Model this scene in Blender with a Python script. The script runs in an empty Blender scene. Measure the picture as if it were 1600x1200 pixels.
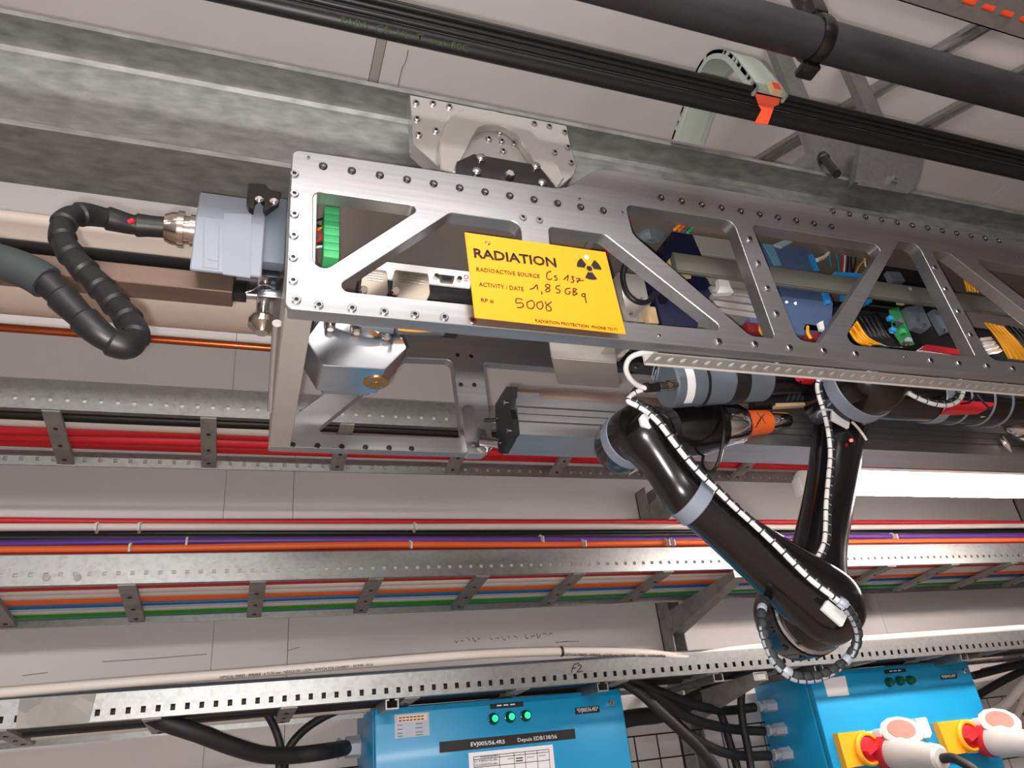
import bpy, bmesh, math, random
from mathutils import Vector, Matrix, Quaternion
random.seed(7)
S = bpy.context.scene
COL = S.collection
# ------------------------------------------------------------------ camera, world, exposure
F = 1143.0
_X = Vector((3233, 219, F)).normalized()
_Y = Vector((-447, 636, F)); _Y = (_Y - _Y.dot(_X) * _X).normalized()
_Z = _X.cross(_Y)
cam_d = bpy.data.cameras.new('camera'); cam = bpy.data.objects.new('camera', cam_d); COL.objects.link(cam)
cam_d.sensor_fit = 'HORIZONTAL'; cam_d.sensor_width = 36; cam_d.lens = 36 * F / 1600; cam_d.clip_start = 0.01
cx = Vector((_X[0], _Y[0], _Z[0])); cy = -Vector((_X[1], _Y[1], _Z[1])); cz = -Vector((_X[2], _Y[2], _Z[2]))
M4 = Matrix.Identity(4)
for i in range(3):
    M4[i][0] = cx[i]; M4[i][1] = cy[i]; M4[i][2] = cz[i]
cam.matrix_world = M4
S.camera = cam
w = bpy.data.worlds.new('world'); S.world = w; w.use_nodes = True
w.node_tree.nodes['Background'].inputs[0].default_value = (0.9, 0.92, 1, 1)
w.node_tree.nodes['Background'].inputs[1].default_value = 0.05
S.view_settings.view_transform = 'Standard'; S.view_settings.look = 'None'; S.view_settings.gamma = 1
S.view_settings.use_curve_mapping = False
S.view_settings.exposure = 0.0
# the phone's flash beside its lens
fl = bpy.data.lights.new('phone_flash', 'POINT'); fl.energy = 43; fl.color = (1, 0.95, 0.90); fl.shadow_soft_size = 0.006
flo = bpy.data.objects.new('phone_flash', fl); COL.objects.link(flo); flo.location = cx * -0.012 + cy * -0.012
# unseen fill lights added behind and beside the camera
def area(name, loc, tgt, sx, sy, e, col):
    l = bpy.data.lights.new(name, 'AREA'); l.shape = 'RECTANGLE'; l.size = sx; l.size_y = sy; l.energy = e; l.color = col
    o = bpy.data.objects.new(name, l); COL.objects.link(o); o.location = loc
    o.rotation_euler = (Vector(tgt) - Vector(loc)).to_track_quat('-Z', 'Y').to_euler()
    return o
for lx in (-2.6, 0.0, 6.0):
    area('fill_light', (lx, -1.44, 0.85), (lx, 0.1, 1.55), 1.5, 0.12, 26, (1, 0.96, 0.94)).data.spread = math.radians(115)  # added fill at the front wall, aimed up to brighten the ceiling
for lx in (-2.2, 0.0):
    area('fill_light', (lx, -0.45, 1.42), (lx, -0.3, 0), 1.5, 0.14, 9, (1, 0.96, 0.93))  # added overhead light for the chassis plate to reflect

# ------------------------------------------------------------------ helpers
def at(px, py, x=None, y=None, z=None):
    c = Vector((px - 800, py - 600, F)); d = Vector((c.dot(_X), c.dot(_Y), c.dot(_Z)))
    k = x / d[0] if x is not None else y / d[1] if y is not None else z / d[2]
    return d * k
def fwd(p): return _X[2] * p[0] + _Y[2] * p[1] + _Z[2] * p[2]
def pxr(p, r): return r * fwd(p) / F
def lin(c):
    return tuple(((v / 255) / 12.92 if v <= 10 else (((v / 255) + 0.055) / 1.055) ** 2.4) for v in c) + (1,)
def mat(name, rgb, rough=0.5, metal=0.0, var=0.0, scale=(8, 8, 8), bump=0.0, bscale=None, kind='noise', rgb2=None, emit=None, es=0, alpha=None, coat=0, detail=4, spec=0.5):
    m = bpy.data.materials.new(name); m.use_nodes = True
    nt = m.node_tree; b = nt.nodes['Principled BSDF']
    col = lin(rgb); b.inputs['Base Color'].default_value = col; b.inputs['Roughness'].default_value = rough; b.inputs['Metallic'].default_value = metal
    b.inputs['Specular IOR Level'].default_value = spec
    if coat: b.inputs['Coat Weight'].default_value = coat; b.inputs['Coat Roughness'].default_value = 0.08
    if emit: b.inputs['Emission Color'].default_value = lin(emit); b.inputs['Emission Strength'].default_value = es
    if alpha is not None: b.inputs['Alpha'].default_value = alpha
    if var or bump:
        tc = nt.nodes.new('ShaderNodeTexCoord'); mp = nt.nodes.new('ShaderNodeMapping'); mp.inputs['Scale'].default_value = scale
        geo = nt.nodes.new('ShaderNodeNewGeometry')
        nt.links.new(geo.outputs['Position'], mp.inputs[0])
        if kind == 'voronoi':
            t = nt.nodes.new('ShaderNodeTexVoronoi'); t.inputs['Scale'].default_value = 1
            t2 = nt.nodes.new('ShaderNodeTexNoise'); t2.inputs['Scale'].default_value = 0.35; t2.inputs['Detail'].default_value = 5
            nt.links.new(mp.outputs[0], t2.inputs[0])
            nt.links.new(mp.outputs[0], t.inputs[0])
            sep = nt.nodes.new('ShaderNodeSeparateColor'); nt.links.new(t.outputs['Color'], sep.inputs[0])
            mx = nt.nodes.new('ShaderNodeMath'); mx.operation = 'MULTIPLY_ADD'; mx.inputs[1].default_value = 0.45
            sc = nt.nodes.new('ShaderNodeMath'); sc.operation = 'MULTIPLY'; sc.inputs[1].default_value = 0.75
            nt.links.new(t2.outputs[0], sc.inputs[0])
            nt.links.new(sep.outputs[0], mx.inputs[0]); nt.links.new(sc.outputs[0], mx.inputs[2]); out = mx.outputs[0]
        else:
            t = nt.nodes.new('ShaderNodeTexNoise'); t.inputs['Scale'].default_value = 1; t.inputs['Detail'].default_value = detail
            nt.links.new(mp.outputs[0], t.inputs[0]); out = t.outputs[0]
        if var:
            r = nt.nodes.new('ShaderNodeValToRGB')
            c2 = lin(rgb2) if rgb2 else tuple(v * (1 - var) for v in col[:3]) + (1,)
            c1 = col if rgb2 else tuple(min(1, v * (1 + var * 0.6)) for v in col[:3]) + (1,)
            r.color_ramp.elements[0].color = c2; r.color_ramp.elements[1].color = c1
            r.color_ramp.elements[0].position = 0.3; r.color_ramp.elements[1].position = 0.7
            nt.links.new(out, r.inputs[0]); nt.links.new(r.outputs[0], b.inputs['Base Color'])
        if bump:
            bp = nt.nodes.new('ShaderNodeBump'); bp.inputs['Strength'].default_value = bump; bp.inputs['Distance'].default_value = 0.002
            nt.links.new(out, bp.inputs['Height']); nt.links.new(bp.outputs[0], b.inputs['Normal'])
    return m
MT = {}
def defmats():
    g = MT
    g['alu'] = mat('brushed aluminium', (176, 176, 178), 0.38, 0.92, 0.10, (6, 60, 160), 0.03)
    g['alu_side'] = mat('milled aluminium', (190, 184, 180), 0.45, 0.5, 0.06, (20, 20, 20))
    g['polish'] = mat('polished aluminium', (205, 208, 214), 0.22, 1, 0.08, (30, 30, 30), 0.02)
    g['sheet'] = mat('taupe sheet metal', (138, 126, 118), 0.38, 0.45, 0.08, (5, 5, 30))
    g['galv'] = mat('galvanised steel', (148, 149, 148), 0.42, 0.85, 0.12, (130, 130, 130), kind='voronoi')
    g['galv_beam'] = mat('weathered galvanised beam', (132, 133, 130), 0.55, 0.55, 0.32, (26, 60, 60), 0.08, detail=7)
    g['galv_dirty'] = mat('dirty galvanised steel', (146, 143, 139), 0.6, 0.4, 0.2, (40, 40, 40), kind='voronoi')
    g['concrete'] = mat('painted concrete', (198, 193, 192), 0.85, 0, 0.05, (3, 3, 3), 0.25, detail=9)
    g['floor'] = mat('beige floor paint', (192, 172, 158), 0.8, 0, 0.15, (4, 4, 4))
    g['cream'] = mat('cream painted pipe', (222, 208, 196), 0.45, 0, 0.08, (2, 9, 9))
    g['copper'] = mat('copper pipe', (190, 98, 58), 0.3, 0.9, 0.35, (6, 30, 30))
    g['brown_bar'] = mat('brown anodised bar', (112, 92, 82), 0.45, 0.55, 0.15, (8, 50, 50), 0.05)
    g['black'] = mat('black plastic', (22, 22, 24), 0.45)
    g['blackgloss'] = mat('glossy black composite', (16, 14, 15), 0.22, 0, coat=0.3)
    g['blackrub'] = mat('black rubber', (26, 25, 26), 0.6, 0, 0.3, (60, 60, 60))
    g['blackpipe'] = mat('scuffed black pipe', (40, 40, 44), 0.5, 0, 0.45, (9, 40, 40), 0.05, detail=7)
    g['charcoal'] = mat('charcoal sleeve', (44, 50, 52), 0.7)
    g['greyplastic'] = mat('grey plastic hood', (130, 136, 148), 0.5)
    g['ringgrey'] = mat('grey arm ring', (128, 136, 152), 0.4)
    g['detgrey'] = mat('blue-grey paint', (92, 102, 112), 0.45)
    g['chrome'] = mat('chrome', (225, 222, 220), 0.12, 1)
    g['steel'] = mat('steel screw', (190, 190, 192), 0.22, 1)
    g['darksteel'] = mat('dark steel', (70, 68, 66), 0.35, 0.9)
    g['nickel'] = mat('nickel', (196, 186, 176), 0.2, 1)
    g['dsub'] = mat('nickel shell', (150, 140, 128), 0.3, 0.9)
    g['brass'] = mat('brass', (190, 140, 78), 0.35, 0.9)
    g['yellow'] = mat('yellow card', (245, 158, 8), 0.5)
    g['ink'] = mat('black ink', (24, 18, 14), 0.6)
    g['hand'] = mat('marker ink', (70, 36, 14), 0.6)
    g['white'] = mat('white plastic', (226, 226, 226), 0.5)
    g['offwhite'] = mat('off-white sheath', (212, 204, 198), 0.5, 0, 0.08, (4, 40, 40))
    g['paper'] = mat('paper', (232, 232, 236), 0.7)
    g['labelgrey'] = mat('aluminium label', (170, 178, 190), 0.5, 0.2)
    g['labelpeach'] = mat('peach label', (226, 196, 178), 0.6)
    g['red'] = mat('red sheath', (186, 26, 38), 0.5)
    g['redbright'] = mat('red plastic', (206, 34, 44), 0.4)
    g['maroon'] = mat('maroon sheath', (120, 24, 30), 0.5)
    g['orange'] = mat('orange sheath', (232, 104, 40), 0.5)
    g['orangetape'] = mat('orange tape', (226, 74, 40), 0.5)
    g['purple'] = mat('purple sheath', (98, 60, 150), 0.45)
    g['green'] = mat('green sheath', (54, 146, 40), 0.5)
    g['bluesheath'] = mat('blue sheath', (30, 98, 152), 0.5)
    g['paleblue'] = mat('pale blue sheath', (176, 190, 208), 0.5)
    g['navy'] = mat('navy casing', (20, 23, 52), 0.45)
    g['slate'] = mat('slate blue casing', (70, 88, 122), 0.45)
    g['sky'] = mat('sky blue clip', (40, 140, 210), 0.5)
    g['cyan'] = mat('blue cabinet paint', (18, 146, 198), 0.38, 0, 0.03, (3, 3, 3), coat=0.1)
    g['pcb'] = mat('green circuit board', (40, 120, 70), 0.5)
    g['termgreen'] = mat('green terminal block', (66, 168, 104), 0.5)
    g['wireyellow'] = mat('yellow wire', (238, 164, 22), 0.45)
    g['wiregreen'] = mat('green wire', (60, 170, 110), 0.45)
    g['clipblue'] = mat('dusty blue clip', (92, 138, 164), 0.5)
    g['scuff'] = mat('grey wall scuff', (120, 112, 108), 0.8)
    g['raildull'] = mat('dull zinc rail', (118, 117, 108), 0.45, 0.5, 0.08, (6, 40, 40))
    g['seam'] = mat('grey seam filler', (158, 150, 146), 0.85)
    g['plugwhite'] = mat('plug white', (196, 192, 188), 0.5)
    g['plugpink'] = mat('faded red pad', (196, 120, 108), 0.6)
    g['teal'] = mat('teal wire', (40, 130, 150), 0.45)
    g['switchyellow'] = mat('yellow switch plate', (244, 170, 30), 0.45)
    g['lampgreen'] = mat('lit green lens', (30, 220, 120), 0.2, emit=(40, 230, 140), es=1.6)
    g['lampgreendark'] = mat('green lens', (10, 70, 50), 0.15)
    g['tubelight'] = mat('lit tube', (255, 255, 255), 0.4, emit=(255, 240, 232), es=80)
    g['clamp'] = mat('sage grey bracket', (150, 158, 148), 0.55)
    g['beige'] = mat('beige fibreboard', (196, 168, 130), 0.6)
    g['glassy'] = mat('clear polycarbonate', (190, 186, 182), 0.12, 0.6)
    g['reddot'] = mat('red indicator', (255, 40, 40), 0.4, emit=(255, 30, 30), es=4)
    g['holelight'] = mat('white marking', (230, 230, 226), 0.6)
    g['greentext'] = mat('faded green print', (58, 82, 44), 0.6)
defmats()

WLOC = {}
def wloc(o): return WLOC.get(o.name, Vector((0, 0, 0)))
def reg(o, world, parent):
    world = Vector(world)
    if parent is not None:
        o.parent = parent; o.location = world - wloc(parent)
    else:
        o.location = world
    WLOC[o.name] = world
    return o
def tag(o, label, cat, group=None):
    o['label'] = label; o['category'] = cat
    if group: o['group'] = group
    return o
def struct(o):
    o['kind'] = 'structure'; return o
def thing(name, loc, label, cat, group=None):
    o = bpy.data.objects.new(name, None); COL.objects.link(o); o.empty_display_size = 0.02
    reg(o, loc, None); return tag(o, label, cat, group)
def link_mesh(name, me, mats, parent=None, center=None, smooth=None):
    """mesh given in world coordinates; origin moved to its centre"""
    vs = [v.co for v in me.vertices]
    lo = Vector((min(v[i] for v in vs) for i in range(3))); hi = Vector((max(v[i] for v in vs) for i in range(3)))
    c = (lo + hi) / 2 if center is None else Vector(center)
    me.transform(Matrix.Translation(-c))
    for m in (mats if isinstance(mats, (list, tuple)) else [mats]): me.materials.append(MT[m] if isinstance(m, str) else m)
    if smooth is not None:
        me.shade_smooth()
        if smooth is not True:
            try: me.set_sharp_from_angle(angle=math.radians(smooth))
            except Exception: pass
    o = bpy.data.objects.new(name, me); COL.objects.link(o)
    return reg(o, c, parent)
def poly(name, V, Fc, m, parent=None, smooth=None, mi=None):
    me = bpy.data.meshes.new(name); me.from_pydata([tuple(v) for v in V], [], Fc); me.update()
    bm = bmesh.new(); bm.from_mesh(me); bmesh.ops.recalc_face_normals(bm, faces=bm.faces); bm.to_mesh(me); bm.free()
    if mi:
        for p, k in zip(me.polygons, mi): p.material_index = k
    return link_mesh(name, me, m, parent, smooth=smooth)
def boxgeo(lo, hi, bevel=0, segs=2):
    bm = bmesh.new(); bmesh.ops.create_cube(bm, size=1)
    lo = Vector(lo); hi = Vector(hi)
    for v in bm.verts: v.co = Vector((lo[i] + (v.co[i] + 0.5) * (hi[i] - lo[i]) for i in range(3)))
    if bevel: bmesh.ops.bevel(bm, geom=list(bm.edges), offset=bevel, segments=segs, affect='EDGES', profile=0.5)
    return bm
def box(name, lo, hi, m, parent=None, bevel=0.0, segs=2):
    lo2 = [min(a, b) for a, b in zip(lo, hi)]; hi2 = [max(a, b) for a, b in zip(lo, hi)]
    bm = boxgeo(lo2, hi2, bevel, segs); me = bpy.data.meshes.new(name); bm.to_mesh(me); bm.free()
    return link_mesh(name, me, m, parent, smooth=30 if bevel else None)
def boxes(name, lst, m, parent=None, bevel=0.0):
    """several touching boxes that form one part"""
    bm = bmesh.new()
    for lo, hi in lst:
        b = boxgeo([min(a, c) for a, c in zip(lo, hi)], [max(a, c) for a, c in zip(lo, hi)], bevel)
        t = bpy.data.meshes.new('t'); b.to_mesh(t); b.free(); bm.from_mesh(t); bpy.data.meshes.remove(t)
    me = bpy.data.meshes.new(name); bm.to_mesh(me); bm.free()
    return link_mesh(name, me, m, parent)
def hexa(name, front, back, m, parent=None, bevel=0):
    """closed solid between two outlines with the same number of corners"""
    n = len(front); V = list(front) + list(back)
    Fc = [list(range(n)), list(range(2 * n - 1, n - 1, -1))] + [[i, (i + 1) % n, n + (i + 1) % n, n + i] for i in range(n)]
    o = poly(name, V, Fc, m, parent)
    if bevel:
        bm = bmesh.new(); bm.from_mesh(o.data); bmesh.ops.bevel(bm, geom=list(bm.edges), offset=bevel, segments=2, affect='EDGES'); bm.to_mesh(o.data); bm.free()
    return o
def catmull(pts, n=8, closed=False):
    P = [Vector(p) for p in pts]; out = []
    N = len(P)
    for i in range(N if closed else N - 1):
        p0 = P[i - 1] if (closed or i > 0) else P[0] * 2 - P[1]
        p1 = P[i]; p2 = P[(i + 1) % N]; p3 = P[(i + 2) % N] if (closed or i + 2 < N) else P[-1] * 2 - P[-2]
        for k in range(n):
            t = k / n
            out.append(0.5 * ((2 * p1) + (p2 - p0) * t + (2 * p0 - 5 * p1 + 4 * p2 - p3) * t * t + (3 * p1 - p0 - 3 * p2 + p3) * t ** 3))
    if not closed: out.append(P[-1])
    return out
def loft(name, P, R, m, parent=None, segs=12, smooth=60, cap=True, closed=False, mi=None, flat=None):
    """tube through points P with radii R; mi[i] = material of the band between ring i and i+1; flat=(ux) optional ellipse"""
    P = [Vector(p) for p in P]; N = len(P)
    if not isinstance(R, (list, tuple)): R = [R] * N
    T = []
    for i in range(N):
        a = P[i - 1] if (i > 0 or closed) else P[0]; b = P[(i + 1) % N] if (i < N - 1 or closed) else P[-1]
        d = b - a
        if d.length < 1e-9: d = T[-1] if T else Vector((1, 0, 0))
        T.append(d.normalized())
    up = Vector((0, 0, 1)) if abs(T[0].z) < 0.9 else Vector((1, 0, 0))
    u = (up - up.dot(T[0]) * T[0]).normalized(); V = []; Fc = []; MI = []
    for i in range(N):
        u = (u - u.dot(T[i]) * T[i])
        u = u.normalized() if u.length > 1e-6 else T[i].orthogonal().normalized()
        v = T[i].cross(u)
        for k in range(segs):
            a = 2 * math.pi * k / segs
            V.append(P[i] + (u * math.cos(a) + v * math.sin(a)) * R[i])
    for i in range(N if closed else N - 1):
        for k in range(segs):
            j = (i + 1) % N
            Fc.append([i * segs + k, i * segs + (k + 1) % segs, j * segs + (k + 1) % segs, j * segs + k]); MI.append(mi[i] if mi else 0)
    if cap and not closed:
        Fc.append([k for k in range(segs)][::-1]); Fc.append([(N - 1) * segs + k for k in range(segs)]); MI += [mi[0] if mi else 0, mi[-1] if mi else 0]
    return poly(name, V, Fc, m, parent, smooth=smooth, mi=MI if mi else None)
def tube(name, pts, r, m, parent=None, segs=10, n=8, closed=False, smoothpath=True):
    P = catmull(pts, n, closed) if smoothpath and len(pts) > 2 else [Vector(p) for p in pts]
    return loft(name, P, r, m, parent, segs, closed=closed)
def lathe(name, p0, p1, prof, m, parent=None, segs=24, smooth=35):
    """profile [(t along p0->p1 in 0..1, radius)]"""
    p0 = Vector(p0); p1 = Vector(p1); d = (p1 - p0).normalized()
    u = d.orthogonal().normalized(); v = d.cross(u); V = []; Fc = []; N = len(prof)
    for t, r in prof:
        c = p0.lerp(p1, t)
        for k in range(segs):
            a = 2 * math.pi * k / segs; V.append(c + (u * math.cos(a) + v * math.sin(a)) * max(r, 1e-5))
    for i in range(N - 1):
        for k in range(segs): Fc.append([i * segs + k, i * segs + (k + 1) % segs, (i + 1) * segs + (k + 1) % segs, (i + 1) * segs + k])
    Fc.append(list(range(segs))[::-1]); Fc.append([(N - 1) * segs + k for k in range(segs)])
    return poly(name, V, Fc, m, parent, smooth=smooth)
def cyl(name, p0, p1, r, m, parent=None, segs=20, ch=0.0):
    L = (Vector(p1) - Vector(p0)).length; c = min(0.45, ch / L) if ch else 0
    prof = [(0, r - ch), (c, r), (1 - c, r), (1, r - ch)] if ch else [(0, r), (1, r)]
    return lathe(name, p0, p1, prof, m, parent, segs)
def fillet(pts, r, n=6):
    """2D rounded polygon; r single or per corner"""
    out = []; N = len(pts)
    for i in range(N):
        p = Vector(pts[i]); a = Vector(pts[i - 1]) - p; b = Vector(pts[(i + 1) % N]) - p
        rr = r[i] if isinstance(r, (list, tuple)) else r
        if rr <= 0: out.append(p); continue
        la, lb = a.length, b.length; a.normalize(); b.normalize()
        ang = math.acos(max(-1, min(1, a.dot(b))))
        if ang > math.pi - 0.02: out.append(p); continue
        t = rr / math.tan(ang / 2); tm = min(la, lb) * 0.49
        if t > tm: t = tm; rr = t * math.tan(ang / 2)
        bis = (a + b).normalized(); c = p + bis * (rr / math.sin(ang / 2))
        s = p + a * t - c; e = p + b * t - c
        a0 = math.atan2(s.y, s.x); a1 = math.atan2(e.y, e.x); da = (a1 - a0 + math.pi) % (2 * math.pi) - math.pi
        for k in range(n + 1): q = a0 + da * k / n; out.append(c + Vector((math.cos(q), math.sin(q))) * rr)
    return out
def plate(name, outer, holes, d0, d1, m, parent=None, plane='XZ', bevel=0.0):
    """2D outline with holes extruded from depth d0 to d1 along the third axis"""
    cu = bpy.data.curves.new('tmp', 'CURVE'); cu.dimensions = '2D'; cu.fill_mode = 'BOTH'; cu.extrude = abs(d1 - d0) / 2
    if bevel: cu.bevel_depth = bevel; cu.bevel_resolution = 0; cu.offset = -bevel; cu.extrude -= bevel
    for loop in [outer] + list(holes):
        sp = cu.splines.new('POLY'); sp.points.add(len(loop) - 1); sp.use_cyclic_u = True
        for k, p in enumerate(loop): sp.points[k].co = (p[0], p[1], 0, 1)
    o = bpy.data.objects.new('tmp', cu); COL.objects.link(o)
    dg = bpy.context.evaluated_depsgraph_get(); me = bpy.data.meshes.new_from_object(o.evaluated_get(dg))
    COL.objects.unlink(o); bpy.data.objects.remove(o); bpy.data.curves.remove(cu)
    mid = (d0 + d1) / 2
    for v in me.vertices:
        x, y, z = v.co
        v.co = (x, z + mid, y) if plane == 'XZ' else (x, y, z + mid) if plane == 'XY' else (z + mid, x, y)
    bm = bmesh.new(); bm.from_mesh(me); bmesh.ops.recalc_face_normals(bm, faces=bm.faces); bm.to_mesh(me); bm.free()
    me.materials.clear(); me.name = name
    return link_mesh(name, me, m, parent, smooth=28)
def xz(lst, Y): return [Vector((at(*p, y=Y).x, at(*p, y=Y).z)) for p in lst]
SHARED = {}
def inst(name, me, mtx3, pos, parent):
    o = bpy.data.objects.new(name, me); COL.objects.link(o); o.rotation_euler = mtx3.to_euler() if mtx3 else (0, 0, 0)
    return reg(o, pos, parent)
def screw_mesh(r, h, key, m='steel'):
    """socket head: chamfered disc with a hexagonal recess, axis -Y"""
    if key in SHARED: return SHARED[key]
    V = []; Fc = []; n = 12
    rings = [(r, 0), (r, -h * 0.7), (r * 0.85, -h), (r * 0.48, -h), (r * 0.42, -h * 0.25)]
    for rr, y in rings:
        for k in range(n): a = 2 * math.pi * k / n; V.append((rr * math.cos(a), y, rr * math.sin(a)))
    for i in range(len(rings) - 1):
        for k in range(n): Fc.append([i * n + k, i * n + (k + 1) % n, (i + 1) * n + (k + 1) % n, (i + 1) * n + k])
    Fc.append([(len(rings) - 1) * n + k for k in range(n)])
    me = bpy.data.meshes.new('screw'); me.from_pydata(V, [], Fc); me.update()
    bm = bmesh.new(); bm.from_mesh(me); bmesh.ops.recalc_face_normals(bm, faces=bm.faces); bm.to_mesh(me); bm.free()
    a, b = ('darksteel', 'steel') if m == 'ringed' else (m, 'darksteel' if m == 'steel' else m)
    me.materials.append(MT[a]); me.materials.append(MT[b])
    for p in me.polygons: p.material_index = 1 if p.index >= 3 * n else 0
    SHARED[key] = me
    return me
def screws(lst, Y, parent, r=0.0052, h=0.002, m='steel', px=True):
    me = screw_mesh(r, h, (r, h, m), m)
    for p in lst:
        q = at(*p, y=Y) if px else Vector((p[0], Y, p[1]))
        inst('screw', me, None, q, parent)
def text(name, s, a, b, hgt, m, parent=None, up=Vector((0, 0, 1)), depth=0.0004, bold=0.0, lift=0.0006, capfit=True):
    """text fitted between world points a and b (baseline), letter height hgt"""
    cu = bpy.data.curves.new('tmp', 'FONT'); cu.body = s; cu.size = 1; cu.offset = bold; cu.resolution_u = 2
    o = bpy.data.objects.new('tmp', cu); COL.objects.link(o)
    dg = bpy.context.evaluated_depsgraph_get(); me = bpy.data.meshes.new_from_object(o.evaluated_get(dg))
    COL.objects.unlink(o); bpy.data.objects.remove(o); bpy.data.curves.remove(cu)
    xs = [v.co.x for v in me.vertices]; x0, x1 = min(xs), max(xs)
    a = Vector(a); b = Vector(b); r = (b - a); W = r.length; r.normalize(); up = (up - up.dot(r) * r).normalized(); n = r.cross(up)
    bm = bmesh.new(); bm.from_mesh(me)
    ext = bmesh.ops.extrude_face_region(bm, geom=list(bm.faces))
    for v in ext['geom']:
        if isinstance(v, bmesh.types.BMVert): v.co.z += 1
    for v in bm.verts:
        x, y, z = v.co
        v.co = a + r * ((x - x0) / (x1 - x0) * W) + up * (y / 0.69 * hgt) + n * (lift - depth + z * depth)
    bm.to_mesh(me); bm.free(); me.materials.clear(); me.name = name
    return link_mesh(name, me, m, parent)
def textpx(name, s, pa, pb, hpx, Y, m, parent=None, bold=0.0):
    a = at(*pa, y=Y); b = at(*pb, y=Y); h = (at(pa[0], pa[1] - hpx, y=Y) - a).length
    return text(name, s, a, b, h, m, parent, bold=bold)
def strokes(name, lst, r, m, parent=None):
    """pen strokes: several small tubes forming one piece of handwriting"""
    V = []; Fc = []; sg = 5
    for pts in lst:
        P = catmull(pts, 4) if len(pts) > 2 else [Vector(p) for p in pts]; base = len(V)
        for i, p in enumerate(P):
            d = (P[min(i + 1, len(P) - 1)] - P[max(i - 1, 0)]); d = d.normalized() if d.length > 1e-9 else Vector((1, 0, 0))
            u = Vector((0, 1, 0)); u = (u - u.dot(d) * d).normalized(); v = d.cross(u)
            for k in range(sg): a = 2 * math.pi * k / sg; V.append(p + (u * math.cos(a) * 0.4 + v * math.sin(a)) * r)
        for i in range(len(P) - 1):
            for k in range(sg): Fc.append([base + i * sg + k, base + i * sg + (k + 1) % sg, base + (i + 1) * sg + (k + 1) % sg, base + (i + 1) * sg + k])
    return poly(name, V, Fc, m, parent)

# ================================================================== SETTING
X0, X1 = -4.0, 9.0
WY, WZ, CR, CZ = 2.05, 0.75, 0.70, 1.45
def profile(off):
    pr = [(WY + off, -1.5), (WY + off, -0.6), (WY + off, 0.2)]
    for k in range(0, 9):
        a = math.pi / 2 * k / 8
        pr.append((WY - CR + (CR + off) * math.cos(a), WZ + (CR + off) * math.sin(a)))
    return pr
def strip_solid(name, prof_in, prof_out, xa, xb, m, parent=None):
    n = len(prof_in); V = []
    for x in (xa, xb):
        V += [Vector((x, y, z)) for y, z in prof_in] + [Vector((x, y, z)) for y, z in prof_out]
    Fc = []
    for i in range(n - 1):
        Fc += [[i, i + 1, 2 * n + i + 1, 2 * n + i], [n + i, n + i + 1, 3 * n + i + 1, 3 * n + i], [i, i + 1, n + i + 1, n + i], [2 * n + i, 2 * n + i + 1, 3 * n + i + 1, 3 * n + i]]
    Fc += [[0, n, 3 * n, 2 * n], [n - 1, 2 * n - 1, 4 * n - 1, 3 * n - 1]]
    return poly(name, V, Fc, m, parent, smooth=25)
struct(box('floor', (X0, -1.5, -1.6), (X1, 2.3, -1.5), 'floor'))
wb = struct(strip_solid('wall_back', profile(0.02), profile(0.12), X0, X1, 'concrete'))
wall_joints = [X0, -2.0, -0.054, 0.126, 2.1, 4.1, 6.1, X1]
for a, b in zip(wall_joints[:-1], wall_joints[1:]):
    strip_solid('lining_panel', profile(0), profile(0.019), a + 0.0008, b - 0.0008, 'concrete', wb)
ce = struct(box('ceiling', (X0, -1.5, CZ + 0.02), (X1, WY - CR, CZ + 0.12), 'concrete'))
cj = [X0, -1.8, 0.21, 0.232, 2.2, 4.2, 6.2, X1]
for i, (a, b) in enumerate(zip(cj[:-1], cj[1:])):
    box('ceiling_panel', (a + 0.0006, -1.5, CZ - (0.001 if i == 2 else 0)), (b - 0.0006, WY - CR, CZ + 0.019), 'seam' if i == 2 else 'concrete', ce, 0.001, 1)
struct(box('wall_front', (X0, -1.6, -1.5), (X1, -1.5, CZ), 'concrete'))
struct(box('wall_left', (X0 - 0.1, -1.5, -1.5), (X0, 2.1, CZ), 'concrete'))
struct(box('wall_right', (X1, -1.5, -1.5), (X1 + 0.1, 2.1, CZ), 'concrete'))
# hairline crack in the ceiling
tube('crack', [at(638, 78, z=CZ - .0005), at(634, 95, z=CZ - .0005), at(628, 108, z=CZ - .0005), at(622, 136, z=CZ - .0005)], 0.0012, 'galv_dirty', ce, 5)

# ================================================================== LONG PIPES BEHIND THE WAGON
def xrun(name, Y, z, r, m, label, cat, xa=-1.6, xb=7.0, wob=0.0, group=None, parent=None, segs=10, step=0.45):
    n = max(2, int((xb - xa) / step)); pts = []
    for i in range(n + 1):
        t = i / n; pts.append((xa + (xb - xa) * t, Y + random.uniform(-wob, wob), z + random.uniform(-wob, wob) * 0.6))
    o = tube(name, pts, r, m, parent, segs, 5, smoothpath=wob > 0)
    if label: tag(o, label, cat, group)
    return o
wp = thing('cream_pipe', (0, 1.442, 0.991), 'large cream painted pipe along the ceiling corner behind the brown tow bar', 'pipe')
cyl('pipe_wall', (-3.9, 1.442, 0.991), (8.9, 1.442, 0.991), 0.104, 'cream', wp, 40)
for x in (-2.5, 2.6, 5.2):
    box('pipe_hanger', (x, 1.435, 1.08), (x + 0.04, 1.449, CZ), 'galv', wp)
cp = thing('copper_pipe', (0, 1.5, 0.873), 'thin shiny copper pipe running under the cream pipe', 'pipe')
cyl('pipe_wall', (-3.9, 1.5, 0.873), (8.9, 1.5, 0.873), 0.0085, 'copper', cp, 14)
for x in (-2.0, 1.9, 4.0):
    box('pipe_clip', (x, 1.496, 0.87), (x + 0.02, 1.99, 0.884), 'copper', cp)
p = at(0, 396, y=1.18)
xrun('black_hose', 1.18, p.z, 0.026, 'black', 'straight black hose just above the brown tow bar', 'hose', xa=-3.5, xb=0.42)

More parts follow.
